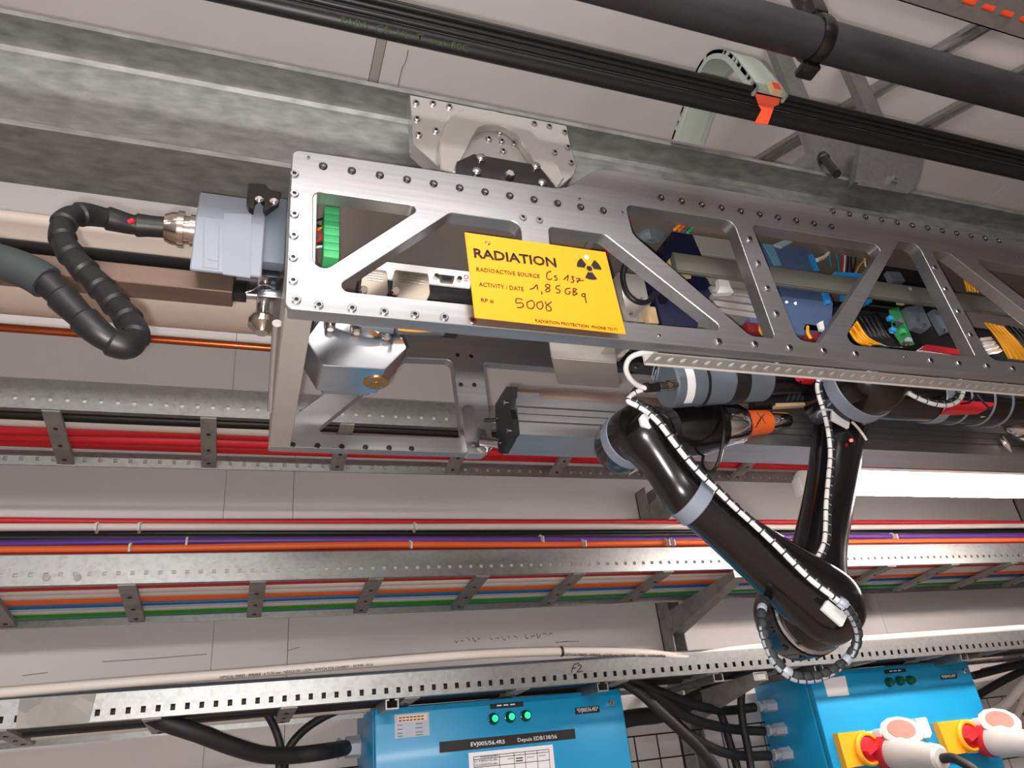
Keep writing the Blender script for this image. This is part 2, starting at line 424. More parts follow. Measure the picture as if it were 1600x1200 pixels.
# ================================================================== CABLE TRAYS
HOLES = {}
def rail_holes(xa, xb, x_ref, pitch, zc, w, h):
    k0 = math.ceil((xa - x_ref) / pitch); out = []
    for k in range(k0, int((xb - x_ref) / pitch)):
        x = x_ref + k * pitch
        out.append([(x - w / 2, zc - h / 2), (x + w / 2, zc - h / 2), (x + w / 2, zc + h / 2), (x - w / 2, zc + h / 2)])
    return out
def tray(label, Yn, zb, zt, Yf, fzb, fzt, rung0, rpitch, hp, hx, hz, hw, hh, fhz, group):
    t = thing('cable_tray', (0, Yn, zb), label, 'cable tray', group)
    xa, xb = -1.7, 6.5
    r = plate('side_rail', [(xa, zb), (xb, zb), (xb, zt), (xa, zt)], rail_holes(xa + .05, 4.6, hx, hp, hz, hw, hh), Yn, Yn + 0.002, 'galv', t)
    poly('rail_lip', [(xa, Yn - .0005, zb), (xb, Yn - .0005, zb), (xb, Yn + .013, zb - .001), (xa, Yn + .013, zb - .001), (xa, Yn - .0005, zb + .003), (xb, Yn - .0005, zb + .003), (xb, Yn + .013, zb + .002), (xa, Yn + .013, zb + .002)],
         [[0, 1, 2, 3], [4, 5, 6, 7], [0, 1, 5, 4], [2, 3, 7, 6], [1, 2, 6, 5], [0, 3, 7, 4]], 'galv', r)
    r2 = plate('side_rail', [(xa, fzb), (xb, fzb), (xb, fzt), (xa, fzt)], rail_holes(xa + .05, 4.6, hx + .01, hp, fhz, hw, hh) if fhz else [], Yf, Yf + 0.002, 'galv', t)
    box('rail_lip', (xa, Yf - .003, fzb - .002), (xb, Yf, fzb), 'galv', r2)
    k = 0; x = rung0
    while x > xa + rpitch: x -= rpitch
    me = None; me2 = None
    while x < xb - 0.05:
        if me is None:
            w = 0.0165
            V = [(-w, Yn + .004, zb - .003), (w, Yn + .004, zb - .003), (w, Yf, fzb + .002), (-w, Yf, fzb + .002)]
            V += [(a, b, c + .010) for a, b, c in V]
            o = poly('rung', [(a + x, b, c) for a, b, c in V], [[0, 1, 2, 3], [4, 5, 6, 7], [0, 1, 5, 4], [1, 2, 6, 5], [2, 3, 7, 6], [3, 0, 4, 7]], 'galv_dirty', t); me = o.data
        else:
            o = inst('rung', me, None, wloc(t) + Vector((x, (Yn + .004 + Yf) / 2 - Yn, (min(zb - .003, fzb + .002) + max(zb + .007, fzb + .012)) / 2 - zb)), t)
        if -1.2 < x < 3.2:
            for f in (0.3, 0.62, 0.9):
                y = Yn + .004 + (Yf - Yn - .004) * f; z = zb - .003 + (fzb + .005 - zb) * f - .001
                if me2 is None:
                    b = cyl('slot', (x, y, z - .001), (x, y, z + .003), 0.0045, 'black', o, 8); me2 = b.data
                else: inst('slot', me2, None, (x, y, z + .001), o)
        x += rpitch
    return t
G = 'wall cable trays'
T1 = dict(Yn=1.57, zb=.729, zt=.795, Yf=1.78, fzb=.689, fzt=.722)
T2 = dict(Yn=1.65, zb=.389, zt=.449, Yf=1.90, fzb=.358, fzt=.372)
T3 = dict(Yn=1.65, zb=.137, zt=.186, Yf=1.90, fzb=.122, fzt=.136)
tray('upper ladder cable tray holding thick red cables', **T1, rung0=-.388, rpitch=.30, hp=.0312, hx=-.455, hz=.752, hw=.008, hh=.009, fhz=.703, group=G)
tray('middle ladder cable tray with striped red white orange and green cables showing underneath', **T2, rung0=-.2145, rpitch=.2507, hp=.0255, hx=-.18, hz=.410, hw=.008, hh=.0075, fhz=None, group=G)
tray('lower cable tray with black square holes above the blue cabinets', **T3, rung0=-.141, rpitch=.25, hp=.02555, hx=-.131, hz=.1525, hw=.0085, hh=.0115, fhz=None, group=G)
def onplane(px, py, T, lift):
    """where a ray meets the sloping rung plane of a tray"""
    a = Vector((0, T['Yn'], T['zb'] + lift)); b = Vector((0, T['Yf'], T['fzb'] + lift + .006))
    n = Vector((1, 0, 0)).cross(b - a); d = at(px, py, y=1.0)
    return d * (a.dot(n) / d.dot(n))
# cables lying in the middle tray, seen from below between the rungs
rows = [(921, 929, 'red', 'red cable lying in the middle tray just behind its front rail'), (929, 936, 'offwhite', 'nearer of two cream cables lying beside the red one in the middle tray'),
        (936, 943, 'offwhite', 'farther of two cream cables lying beside the orange one in the middle tray'), (943, 952, 'orange', 'flat orange cable seen through the bottom of the middle tray'),
        (952.5, 955.5, 'bluesheath', 'thin blue cable between orange and white cables in the middle tray'), (955.5, 959.5, 'paleblue', 'pale blue cable beside the thin blue one in the middle tray'),
        (959.5, 966, 'offwhite', 'grey-white cable beside the green cable in the middle tray'), (966, 974.5, 'green', 'bright green cable at the back of the middle tray'),
        (974.5, 979, 'bluesheath', 'dark blue cable at the very back of the middle tray')]
for a, b, m, lab in rows:
    p = onplane(0, a, T2, .012); q = onplane(0, b, T2, .012); c = (p + q) / 2; r = (q - p).length / 2 * 1.02
    xrun('tray_cable', c.y, c.z + r, r, m, lab, 'cable', xa=-1.6, xb=6.4, wob=0.0012, group='cables in the middle tray')
xrun('tray_cable', T2['Yn'] + .02, .418, .016, 'offwhite', 'white cable added behind the middle tray rail to lighten its holes', 'cable', xa=-1.6, xb=6.4, wob=0.001, group='cables in the middle tray')  # added white backing so the middle rail holes look light
# cables piled on top of the middle tray
top = [(817, 1.80, .0075, 'maroon', 'topmost dark red cable of the pile on the middle tray'), (815, 1.74, .0075, 'red', 'bright red cable near the top of the pile on the middle tray'),
       (825, 1.73, .0085, 'offwhite', 'white cable of the pile on the middle tray'), (835, 1.76, .0085, 'black', 'upper black cable of the pile on the middle tray'),
       (842, 1.74, .0085, 'black', 'lower black cable beside the purple one on the middle tray'), (850, 1.71, .0085, 'purple', 'purple cable of the pile on the middle tray'),
       (859, 1.70, .0085, 'orange', 'thick orange cable of the pile on the middle tray'), (864, 1.72, .007, 'orange', 'thin orange cable below the thick orange one on the middle tray'),
       (868, 1.69, .006, 'maroon', 'lowest dark red cable right above the middle tray rail'), (872, 1.70, .0065, 'brown_bar', 'brown cable resting on the middle tray rail')]
ties = []
for py, Y, r, m, lab in top:
    p = at(0, py, y=Y); o = xrun('piled_cable', Y, p.z, r, m, lab, 'cable', xa=-1.6, xb=6.4, wob=0.0045, group='cables piled on the middle tray')
    ties.append((o, Y, p.z, r))
for (k, px) in ((2, 215), (5, 292), (6, 205), (6, 640), (6, 910), (5, 845), (6, 1040), (2, 148), (2, 648), (5, 1397), (6, 1048)):
    o, Y, z, r = ties[k]; x = at(px, 850, y=Y).x
    lathe('cable_tie', (x - .0025, Y, z), (x + .0025, Y, z), [(0, r + .004), (0.3, r + .005), (0.7, r + .005), (1, r + .004)], 'offwhite', o, 12)
    box('tie_tail', (x - .002, Y - r - .014, z - r - .004), (x + .002, Y - r - .003, z + .004), 'offwhite', o)
# cables in the upper tray
for a, b, m, lab in [(638, 649, 'black', 'nearer black cable lying in the upper tray'), (649, 660, 'black', 'farther black cable lying in the upper tray'), (660, 671, 'offwhite', 'white cable between black and red ones in the upper tray')]:
    p = onplane(0, a, T1, .012); q = onplane(0, b, T1, .012); c = (p + q) / 2; r = (q - p).length / 2 * 1.02
    xrun('tray_cable', c.y, c.z + r, r, m, lab, 'cable', xa=-1.6, xb=6.4, wob=0.002, group='cables in the upper tray')
for a, b, lab in [(671, 683, 'nearest thick red cable lying in the upper tray'), (682, 694, 'middle thick red cable lying in the upper tray'), (692, 704, 'farthest thick red cable sagging at the back of the upper tray')]:
    p = onplane(0, a, T1, .010); q = onplane(0, b, T1, .010); c = (p + q) / 2; r = (q - p).length / 2 * 1.1
    xrun('tray_cable', c.y, c.z + r, r, 'red', lab, 'cable', xa=-1.6, xb=6.4, wob=0.006, group='cables in the upper tray')
xrun('tray_cable', T1['Yn'] + .022, .757, .016, 'offwhite', 'white cable added behind the upper tray rail to lighten its holes', 'cable', xa=-1.6, xb=6.4, wob=0.001, group='cables in the upper tray')  # added the same way, brightens the holes of the upper rail
# lower tray: black cables inside, white optical cable on top
for Y, z, r, lab in [(1.685, .156, .019, 'thick black cable right behind the holes of the lower tray'), (1.735, .155, .02, 'second thick black cable inside the lower tray'), (1.785, .15, .02, 'third thick black cable inside the lower tray')]:
    xrun('tray_cable', Y, z, r, 'blackrub', lab, 'cable', xa=-1.6, xb=6.4, wob=0.003, group='cables in the lower tray')
xrun('tray_cable', 1.86, .140, .012, 'offwhite', 'pale cable at the back of the lower tray', 'cable', xa=-1.6, xb=6.4, wob=0.002, group='cables in the lower tray')
oc = thing('optical_cable', (0, 1.68, .2), 'long white optical fibre cable lying on the lower tray with printed text', 'cable')
pts = []
for px, py in [(-520, 1112), (-200, 1099), (0, 1083), (200, 1066), (420, 1049), (620, 1032), (760, 1022), (890, 1018), (1000, 1020), (1080, 1026)]:
    pts.append(at(px, py, y=1.66))
pts += [Vector((1.3, 1.675, .192)), Vector((2.2, 1.69, .197)), Vector((4, 1.69, .2)), Vector((6.4, 1.69, .2))]
tube('sheath', pts, 0.0098, 'offwhite', oc, 14, 10)
textpx('printing', 'OPTICAL FIBRES - 8086868 - ø 21/26 mm - NEXOLON - LSZH - WWY24-3236-636688001 - 2019/08 - 001m', (343, 1061), (583, 1040), 4.2, 1.6495, 'ink', oc, 0.01)
textpx('printing', 'OPTICAL FIBRES - 8086868 - ø 21/26 mm - NEXOLON - LSZH - WWY24-3236', (882, 1025), (1040, 1027), 4.2, 1.6495, 'ink', oc, 0.01)
p = at(877, 1018, y=1.66); lathe('cable_tie', p - Vector((.003, 0, 0)), p + Vector((.003, 0, 0)), [(0, .011), (.3, .012), (.7, .012), (1, .011)], 'black', oc, 12)
c2 = xrun('grey_cable', 1.70, .187, .011, 'detgrey', 'dark grey cable under the white optical cable on the lower tray', 'cable', xa=-1.6, xb=6.4, wob=0.002)
# handwriting F2 on the lower rail
o = bpy.data.objects['cable_tray.002']
def pp(lst, Y): return [at(a, b, y=Y) for a, b in lst]
strokes('marker_writing', [pp([(893, 1051), (895, 1044), (897.6, 1037.6)], 1.649), pp([(897, 1038), (905, 1036)], 1.649), pp([(895, 1044.5), (901, 1043)], 1.649), pp([(903, 1041), (906, 1038.5), (908.5, 1041), (905, 1046), (902, 1050), (911, 1048.5)], 1.649)], 0.0010, 'ink', o)
# faint stamped writing and scuffs on the wall
random.seed(11)
st = []
for k in range(17):
    x = 710 + k * 9.2; y = 1001 - k * .55
    if k in (5, 11): continue
    st.append(pp([(x, y + random.uniform(-4, 4)), (x + random.uniform(1, 5), y + random.uniform(-4, 4)), (x + random.uniform(3, 7), y + random.uniform(-3, 3))], WY - .0006))
st += [pp([(868, 1004), (888, 1002)], WY - .0006), pp([(880, 1003), (905, 1002)], WY - .0006)]
strokes('faded_writing', st, .0011, 'scuff', wb)
strokes('scuff_mark', [pp([(35, 1056), (55, 1053), (75, 1051)], WY - .0006), pp([(160, 1034), (235, 1029), (323, 1022)], WY - .0006), pp([(449, 1017), (458, 1014), (468, 1011)], WY - .0006)], .0009, 'scuff', wb)
# scorched dark patch plate joining the rail sections
hexa('splice_plate', [Vector((at(32, 1095, y=1.648).x, 1.648, .136)), Vector((at(145, 1085, y=1.648).x, 1.648, .136)), Vector((at(150, 1085, y=1.648).x, 1.648, .186)), Vector((at(30, 1095, y=1.648).x, 1.648, .186))],
     [Vector((at(32, 1095, y=1.648).x, 1.650, .136)), Vector((at(145, 1085, y=1.648).x, 1.650, .136)), Vector((at(150, 1085, y=1.648).x, 1.650, .186)), Vector((at(30, 1095, y=1.648).x, 1.650, .186))], 'galv_dirty', o)
o = bpy.data.objects['cable_tray.001']
for px in (72, 121):
    p = at(px, 902, y=1.648); cyl('rivet', p, p + Vector((0, .003, 0)), .007, 'galv_dirty', o, 12)
# supports on the wall
def support(xs, label):
    t = thing('tray_support', (xs, 2.0, -1.5), label, 'bracket', 'tray supports')
    boxes('post', [((xs - .022, 1.985, -1.5), (xs - .019, 2.049, .74)), ((xs + .019, 1.985, -1.5), (xs + .022, 2.049, .74)), ((xs - .022, 2.043, -1.5), (xs + .022, 2.049, .74))], 'galv_dirty', t)
    for T in (T1, T2, T3):
        a = Vector((xs, T['Yn'] + (.0 if T is not T2 else -.02), T['zb'] - .008)); b = Vector((xs, 1.99, T['fzb'] - .012))
        hh = .038; w_ = .02
        fr = [a + Vector((-w_, 0, -hh + .02)), a + Vector((w_, 0, -hh + .02)), a + Vector((w_, 0, 0)), a + Vector((-w_, 0, 0))]
        bk = [b + Vector((-w_, 0, -hh - .03)), b + Vector((w_, 0, -hh - .03)), b + Vector((w_, 0, 0)), b + Vector((-w_, 0, 0))]
        arm = hexa('arm', fr, bk, 'galv_dirty', t)
        e = [v + Vector((0, -.002, 0)) for v in fr]
        strokes('arm_rim', [[e[0], e[1]], [e[1], e[2]], [e[2], e[3]], [e[3], e[0]]], .0016, 'galv', arm)
support(1.24, 'grey steel post with arms carrying the trays beside the robot elbow')
support(3.0, 'grey steel post with arms carrying the trays at far right')
for x in (.316, .806, 1.122, 1.431, 1.945):
    pr = [(-.014, -.008), (.014, -.008), (.014, .012), (.006, .012), (.006, .009), (.011, .009), (.011, -.005), (-.011, -.005), (-.011, .009), (-.006, .009), (-.006, .012), (-.014, .012)]
    o = plate('mounting_channel', [(x + a, .124 + b) for a, b in pr], [], 1.655, 2.04, 'galv')
    tag(o, {.316: 'steel channel end poking out above the left of the first blue cabinet', .806: 'steel channel end above the right corner of the first blue cabinet', 1.122: 'steel channel end between the two blue cabinets', 1.431: 'steel channel end above the left of the second blue cabinet', 1.945: 'steel channel end above the right corner of the second blue cabinet'}[x], 'channel', 'channels under the lower tray')

# fluorescent light between the wagon and the trays
LY = 1.25; LZ = at(1400, 757, y=LY).z - .001; LR = .0262
lf = thing('tube_light', (1.9, LY, LZ), 'glowing white fluorescent tube light below the upper tray', 'light')
xa = at(1264, 750, y=LY).x
cyl('tube', (xa, LY, LZ), (xa + 1.25, LY, LZ), LR, 'tubelight', lf, 24)
lathe('end_cap', (xa - .030, LY, LZ), (xa + .004, LY, LZ), [(0, .018), (.2, .028), (1, .028)], 'white', lf, 20)
lathe('end_cap', (xa + 1.246, LY, LZ), (xa + 1.28, LY, LZ), [(0, .028), (.8, .028), (1, .018)], 'white', lf, 20)
box('holder', (xa - .034, LY - .006, LZ - .028), (xa + .0, LY + .02, LZ + .012), 'white', lf, .004)
plate('reflector', [(LY - .030, LZ + .022), (LY - .024, LZ + .031), (LY + .026, LZ + .031), (LY + .032, LZ + .026), (LY + .036, LZ - .006), (LY + .032, LZ - .006), (LY + .028, LZ + .024), (LY + .024, LZ + .0275), (LY - .022, LZ + .0275), (LY - .027, LZ + .020)], [], xa + .004, xa + 1.246, 'white', lf, 'YZ')
for dx in (.78, 1.2):
    hexa('hanger', [Vector((xa + dx, LY - .01, LZ + .03)), Vector((xa + dx + .02, LY - .01, LZ + .03)), Vector((xa + dx + .02, LY + .01, LZ + .03)), Vector((xa + dx, LY + .01, LZ + .03))],
         [Vector((xa + dx, 1.555, .727)), Vector((xa + dx + .02, 1.555, .727)), Vector((xa + dx + .02, 1.575, .727)), Vector((xa + dx, 1.575, .727))], 'galv', lf)

# ================================================================== MONORAIL BEAM
YB = 0.83; BW = .114; BZ0, BZ1 = .784, .995; BC = YB + BW / 2
bt, wt, fr_ = .009, .0035, .012
half = [(YB, BZ0), (YB, BZ0 + bt), (BC - wt - fr_, BZ0 + bt + .001), (BC - wt - .004, BZ0 + bt + .005), (BC - wt, BZ0 + bt + fr_), (BC - wt, BZ1 - bt - fr_), (BC - wt - .004, BZ1 - bt - .005), (BC - wt - fr_, BZ1 - bt - .001), (YB, BZ1 - bt), (YB, BZ1)]
prof = half + [(2 * BC - y, z) for y, z in half[::-1]]
beam = plate('monorail_beam', prof, [], -3.9, 8.9, 'galv_beam', None, 'YZ')
tag(beam, 'weathered galvanised I-beam monorail running under the ceiling', 'beam')

# bogie that hangs the wagon from the monorail
bg = thing('bogie', (.34, .80, .82), 'polished aluminium bogie plate clamped over the monorail beam with many screws', 'bogie')
B = lambda l: [(620 + a / 5, 120 + b / 5) for a, b in l]
plate('bogie_plate', xz(B([(105, 140), (1325, 380), (1350, 500), (1405, 700), (1380, 770), (1260, 872), (1180, 800), (460, 760), (375, 745), (130, 525)]), .80), [], .800, .828, 'glassy', bg, bevel=.001)
outer = [(345, 720), (330, 600), (340, 480), (370, 380), (430, 300), (520, 250), (620, 240), (760, 262), (900, 300), (1010, 370), (1090, 460), (1180, 580), (1270, 700), (1310, 790), (1258, 862)]
inner = [(1200, 800), (1130, 730), (1060, 640), (980, 520), (930, 450), (870, 400), (790, 375), (700, 378), (640, 400), (590, 480), (550, 570), (500, 660), (462, 750)]
plate('arch', xz(B(outer + inner), .785), [], .785, .800, 'glassy', bg, bevel=.002)
screws(B([(150, 205), (158, 330), (172, 452), (282, 210), (410, 235), (305, 420), (437, 443), (805, 432), (718, 485), (818, 503), (915, 522), (830, 580), (1073, 368), (1190, 390), (1310, 435), (1335, 552), (1360, 672), (1113, 572), (1233, 592)]), .7995, bg, .0055, .003)
blk = plate('drive_block', xz(B([(470, 660), (600, 600), (1110, 690), (1230, 840), (1240, 900), (460, 780)]), .775), [], .775, .80, 'darksteel', bg, bevel=.001)
for q in B([(655, 640), (625, 745), (1085, 705), (1135, 835)]):
    c = at(*q, y=.775); lathe('bolt', c, c + Vector((0, -.006, 0)), [(0, .0075), (.5, .0075), (.8, .006), (1, .003)], 'steel', bg, 14)
c = at(*B([(872, 785)])[0], y=.775); lathe('pin', c, c + Vector((0, -.010, 0)), [(0, .009), (.6, .009), (1, .006)], 'chrome', bg, 6)

# hanger brackets fixing the beam to the ceiling
hb = thing('beam_hanger', (1.2, .87, .995), 'galvanised steel hanger plates bolted between ceiling and monorail beam', 'bracket')
Q = lambda l: [(1020 + a / 3.636, 60 + b / 3.636) for a, b in l]
plate('hanger_plate', xz(Q([(760, 740), (1000, 560), (1180, 600), (1180, 800), (1130, 830), (880, 790)]), .87), [], .866, .874, 'galv', hb)
plate('hanger_plate', fillet(xz(Q([(1165, 590), (1530, 690), (1500, 830), (1440, 895), (1130, 840)]), .825), [.001, .01, .03, .02, .004]), [], .819, .827, 'galv', hb)
plate('bent_flange', xz(Q([(1165, 590), (1185, 600), (1140, 850), (1118, 845)]), .815), [], .80, .819, 'galv', hb)
a = at(*Q([(965, 670)])[0], y=.85); b = at(*Q([(1045, 770)])[0], y=.80)
lathe('bolt', a, b, [(0, .011), (.15, .011), (.16, .0085), (1, .0085)], 'darksteel', hb, 14)
a = at(*Q([(1358, 805)])[0], y=.819); lathe('nut', a, a + Vector((0, -.012, 0)), [(0, .013), (.6, .013), (.61, .006), (1, .006)], 'galv', hb, 6)
for dx in (-.10, .12):
    box('drop_bar', (1.20 + dx, .86, .995), (1.25 + dx, .88, CZ), 'galv', hb)
box('foot_plate', (1.02, .84, .993), (1.40, .935, 1.0), 'galv', hb)

# channel strips on the ceiling
for (p, q, wdt, lab) in [((1186, 250), (1395, 122), .022, 'nearer metal channel strip fixed across the ceiling behind the black cables'), ((1405, 215), (1560, 130), .02, 'farther metal channel strip fixed across the ceiling by the black pipe')]:
    a = at(*p, z=CZ - .001); b = at(*q, z=CZ - .001); d = (b - a).normalized(); s = Vector((-d.y, d.x, 0)) * wdt
    t = thing('ceiling_channel', (a + b) / 2, lab, 'channel', 'ceiling channels')
    a2 = a - d * .25; b2 = b + d * .5
    for k, (o0, o1, hh) in enumerate([(-1, -.55, .014), (.55, 1, .014), (-.55, .55, .004)]):
        V = [a2 + s * o0, b2 + s * o0, b2 + s * o1, a2 + s * o1]; V = [v + Vector((0, 0, -hh)) for v in V] + V
        poly('flange' if k < 2 else 'channel_floor', V, [[0, 1, 2, 3], [4, 5, 6, 7], [0, 1, 5, 4], [1, 2, 6, 5], [2, 3, 7, 6], [3, 0, 4, 7]], 'galv' if k < 2 else 'galv_dirty', t)

# ================================================================== OVERHEAD BLACK CABLES AND PIPE
BYc, BZc = .629, .878
def bpos(t): return BYc - .813 * t, BZc + .582 * t
y_, z_ = bpos(-.0130)
cl = thing('power_cable', (.5, y_, z_), 'thick black cable with faded green print, lowest of the overhead bundle', 'cable', 'overhead black cables')
cyl('sheath', (-3.9, y_, z_), (8.9, y_, z_), .0118, 'black', cl, 20)
ty, tz = y_ - .0126 * .58, z_ - .0126 * .813
kz = lambda px, py: at(px, py, y=1.0)
ua = at(534, 41.5, y=ty - .004); ub = at(735, 84, y=ty - .004)
text('printing', 'FABA  CE  HL  T  max.80C', Vector((ua.x, ty + .0028, tz - .002)), Vector((ub.x, ty + .0028, tz - .002)), .0085, 'greentext', cl, up=Vector((0, -.813, .582)), bold=.004)
for k, (t_, dd, lab) in enumerate([(.0038, 0, 'slim black cable directly above the printed thick one overhead'), (.0122, .003, 'slim black cable in the middle of the overhead bundle'), (.0206, 0, 'topmost slim black cable of the overhead bundle'), (.008, .014, 'slim black cable at the back of the overhead bundle')]):
    y_, z_ = bpos(t_); xrun('power_cable', y_ + dd * .58, z_ + dd * .81, .0050, 'black', lab, 'cable', xa=-3.9, xb=8.9, group='overhead black cables')
hk = thing('cable_hook', (.74, .84, .995), 'sage grey hook bracket arching over the black overhead cables', 'hook')
HX = .735
cp_ = [at(a, b, x=HX) for a, b in [(1072, 222), (1092, 165), (1110, 118), (1128, 92), (1146, 86), (1164, 92), (1182, 112), (1202, 138), (1206, 146)]]
cp_ = catmull(cp_, 4)
hw = .03; V = []; Fc = []
for i, p in enumerate(cp_):
    d = (cp_[min(i + 1, len(cp_) - 1)] - cp_[max(0, i - 1)]).normalized(); n = Vector((1, 0, 0)).cross(d).normalized()
    for sx, sn in ((-1, .003), (1, .003), (1, -.003), (-1, -.003)): V.append(p + Vector((sx * hw, 0, 0)) + n * sn)
    for sx in (-1, 1):
        pass
for i in range(len(cp_) - 1):
    for k in range(4): Fc.append([i * 4 + k, i * 4 + (k + 1) % 4, i * 4 + 4 + (k + 1) % 4, i * 4 + 4 + k])
Fc += [[0, 1, 2, 3], [len(V) - 4 + k for k in range(4)]]
poly('strap', V, Fc, 'clamp', hk, smooth=40)
for sx in (-1, 1):
    V = []; Fc = []
    for i, p in enumerate(cp_):
        d = (cp_[min(i + 1, len(cp_) - 1)] - cp_[max(0, i - 1)]).normalized(); n = Vector((1, 0, 0)).cross(d).normalized()
        for a_, b_ in ((hw - .004, -.003), (hw, -.003), (hw, .012), (hw - .004, .012)): V.append(p + Vector((sx * a_, 0, 0)) + n * b_)
    for i in range(len(cp_) - 1):
        for k in range(4): Fc.append([i * 4 + k, i * 4 + (k + 1) % 4, i * 4 + 4 + (k + 1) % 4, i * 4 + 4 + k])
    Fc += [[0, 1, 2, 3], [len(V) - 4 + k for k in range(4)]]
    poly('side_flange', V, Fc, 'clamp', hk, smooth=40)
e = cp_[-3]
box('window', (e.x - .009, e.y - .012, e.z - .012), (e.x + .009, e.y - .004, e.z + .008), 'beige', hk)
box('window_tape', (e.x - .006, e.y - .0135, e.z - .008), (e.x + .006, e.y - .012, e.z + .004), 'orangetape', hk)
Yt = cp_[-1].y - .006
tp = plate('orange_tape', xz([(1180, 146), (1219, 154), (1217, 163), (1210, 166), (1200, 194), (1179, 192), (1190, 171), (1186, 164)], Yt), [], Yt, Yt + .0012, 'orangetape')
tag(tp, 'torn orange tape dangling from the grey cable hook', 'tape')

bp = thing('black_pipe', (1, .4976, .867), 'scuffed thick black pipe hanging at the upper right', 'pipe')
cyl('pipe_wall', (-.4, .4976, .867), (6, .4976, .867), .029, 'blackpipe', bp, 32)
xc = at(1305, 85, y=.48).x
hg = thing('pipe_clamp', (xc, .4976, .867), 'glossy black clamp and rod holding the black pipe', 'clamp')
lathe('clamp_ring', (xc - .010, .4976, .867), (xc + .010, .4976, .867), [(0, .0295), (0, .033), (.3, .035), (.7, .035), (1, .033), (1, .0295)], 'blackgloss', hg, 28)
box('clamp_lug', (xc - .014, .515, .832), (xc + .014, .540, .845), 'blackgloss', hg, .003)
box('clamp_lug', (xc - .013, .47, .893), (xc + .013, .51, .925), 'blackgloss', hg, .004)
lathe('rod', (xc, .49, .915), (xc, .49, CZ), [(0, .013), (.06, .017), (1, .019)], 'blackgloss', hg, 16)

e = at(1600, 62, y=.34)
ot = thing('overhead_tray', (1, .3, e.z), 'galvanised tray with orange showing through its slots at top right', 'cable tray')
sl = []; q0 = at(1545, 13, z=e.z)
for k in range(-12, 20):
    x = q0.x + k * .030; y0 = q0.y
    sl.append(fillet([(x - .011, y0 - .004), (x + .009, y0 - .004), (x + .011, y0 + .004), (x - .009, y0 + .004)], .002, 2))
plate('tray_floor', [(-.2, .34), (3, .34), (3, .10), (-.2, .10)], sl, e.z, e.z + .0015, 'galv', ot, 'XY')
box('side_rail', (-.2, .3385, e.z), (3, .34, e.z + .05), 'galv', ot)
box('side_rail', (-.2, .10, e.z), (3, .1015, e.z + .05), 'galv', ot)
xrun('orange_cable', q0.y, e.z + .0075, .006, 'orangetape', 'orange cable inside the overhead tray at top right', 'cable', xa=-.2, xb=3)

# ================================================================== WAGON CHASSIS
PY = .70; PT = .022; FY = 1.058
ZB = .459
ch = thing('wagon_chassis', (.6, .88, ZB), 'milled aluminium truss chassis of the monorail wagon with triangular cutouts', 'chassis')
topz = .692; topz2 = .768
scurve = [(870, 294), (886, 292), (898, 287), (910, 278), (922, 270), (936, 265), (950, 265)]
sc = xz(scurve, PY)
outer = [Vector((.027, ZB)), Vector((2.3, ZB)), Vector((2.3, topz2))] + [Vector((p.x, min(p.y, topz2))) for p in sc[::-1]] + [Vector((.027, topz))]
outer = fillet(outer, [.008, 0, 0] + [0] * len(sc) + [.010])
cuts = [([(489, 298), (662, 323), (489, 434)], [.012, .007, .012]),
        ([(704, 332), (814, 347), (822, 485), (517, 453)], [.016, .014, .008, .008]),
        ([(857, 354), (945, 366), (1136, 517), (868, 493)], [.008, .014, .007, .008]),
        ([(977, 319), (1146, 345), (1212, 529), (1172, 524), (989, 366)], [.012, .016, .008, .02, .02]),
        ([(1174, 350), (1382, 384), (1281, 536), (1247, 531)], [.010, .010, .014, .014]),
        ([(1405, 376), (1434, 381), (1525, 558), (1316, 537)], [.014, .016, .006, .012]),
        ([(1455, 391), (1484, 396), (1645, 521), (1645, 571), (1548, 562)], [.008, .01, .008, .01, .018]),
        ([(1518, 403), (1650, 427), (1650, 505)], [.008, .01, .01])]
holes = [fillet(xz(c, PY), r) for c, r in cuts]
x = at(1650, 500, y=PY).x + .04
for k in range(3):
    holes.append(fillet([(x, .49), (x + .2, .49), (x + .1, .70)], .012)); holes.append(fillet([(x + .13, .70), (x + .31, .70), (x + .23, .53)], .012)); x += .32
    if x > 1.95: break
sp = plate('side_plate', outer, holes, PY, PY + PT, 'alu', ch, bevel=.0008)
row = [(.0640 + .0350 * k, .6722) for k in range(12)] + [(.552 + .0353 * k, .7155) for k in range(10)] + [(.886 + .0348 * k, .7510) for k in range(12)]
screws(row, PY - .0004, sp, px=False, m='ringed')
screws([(460, 272), (460, 303), (460, 335), (459, 368), (458, 402.5), (458, 438.5), (463, 469), (498, 477), (550, 482), (600, 487), (648, 491.5), (694, 496), (738, 501), (1123, 533.5), (1179.5, 537.5), (1234, 543.5), (1287, 548), (1337, 553), (1454, 563.5), (1498, 568), (1542, 572), (1582, 576),
        (1171, 373.5), (1184.6, 411), (1199, 450), (1213, 490), (1460, 418.6), (1477, 452), (1496.6, 487), (1516, 523.5), (817, 340), (842.6, 344)], PY - .0004, sp)
screws([(482, 246), (905, 311), (972, 332), (1162, 307), (1413, 558), (1030, 524), (1566, 398), (1590, 402)], PY - .0004, sp, .0022, .001)
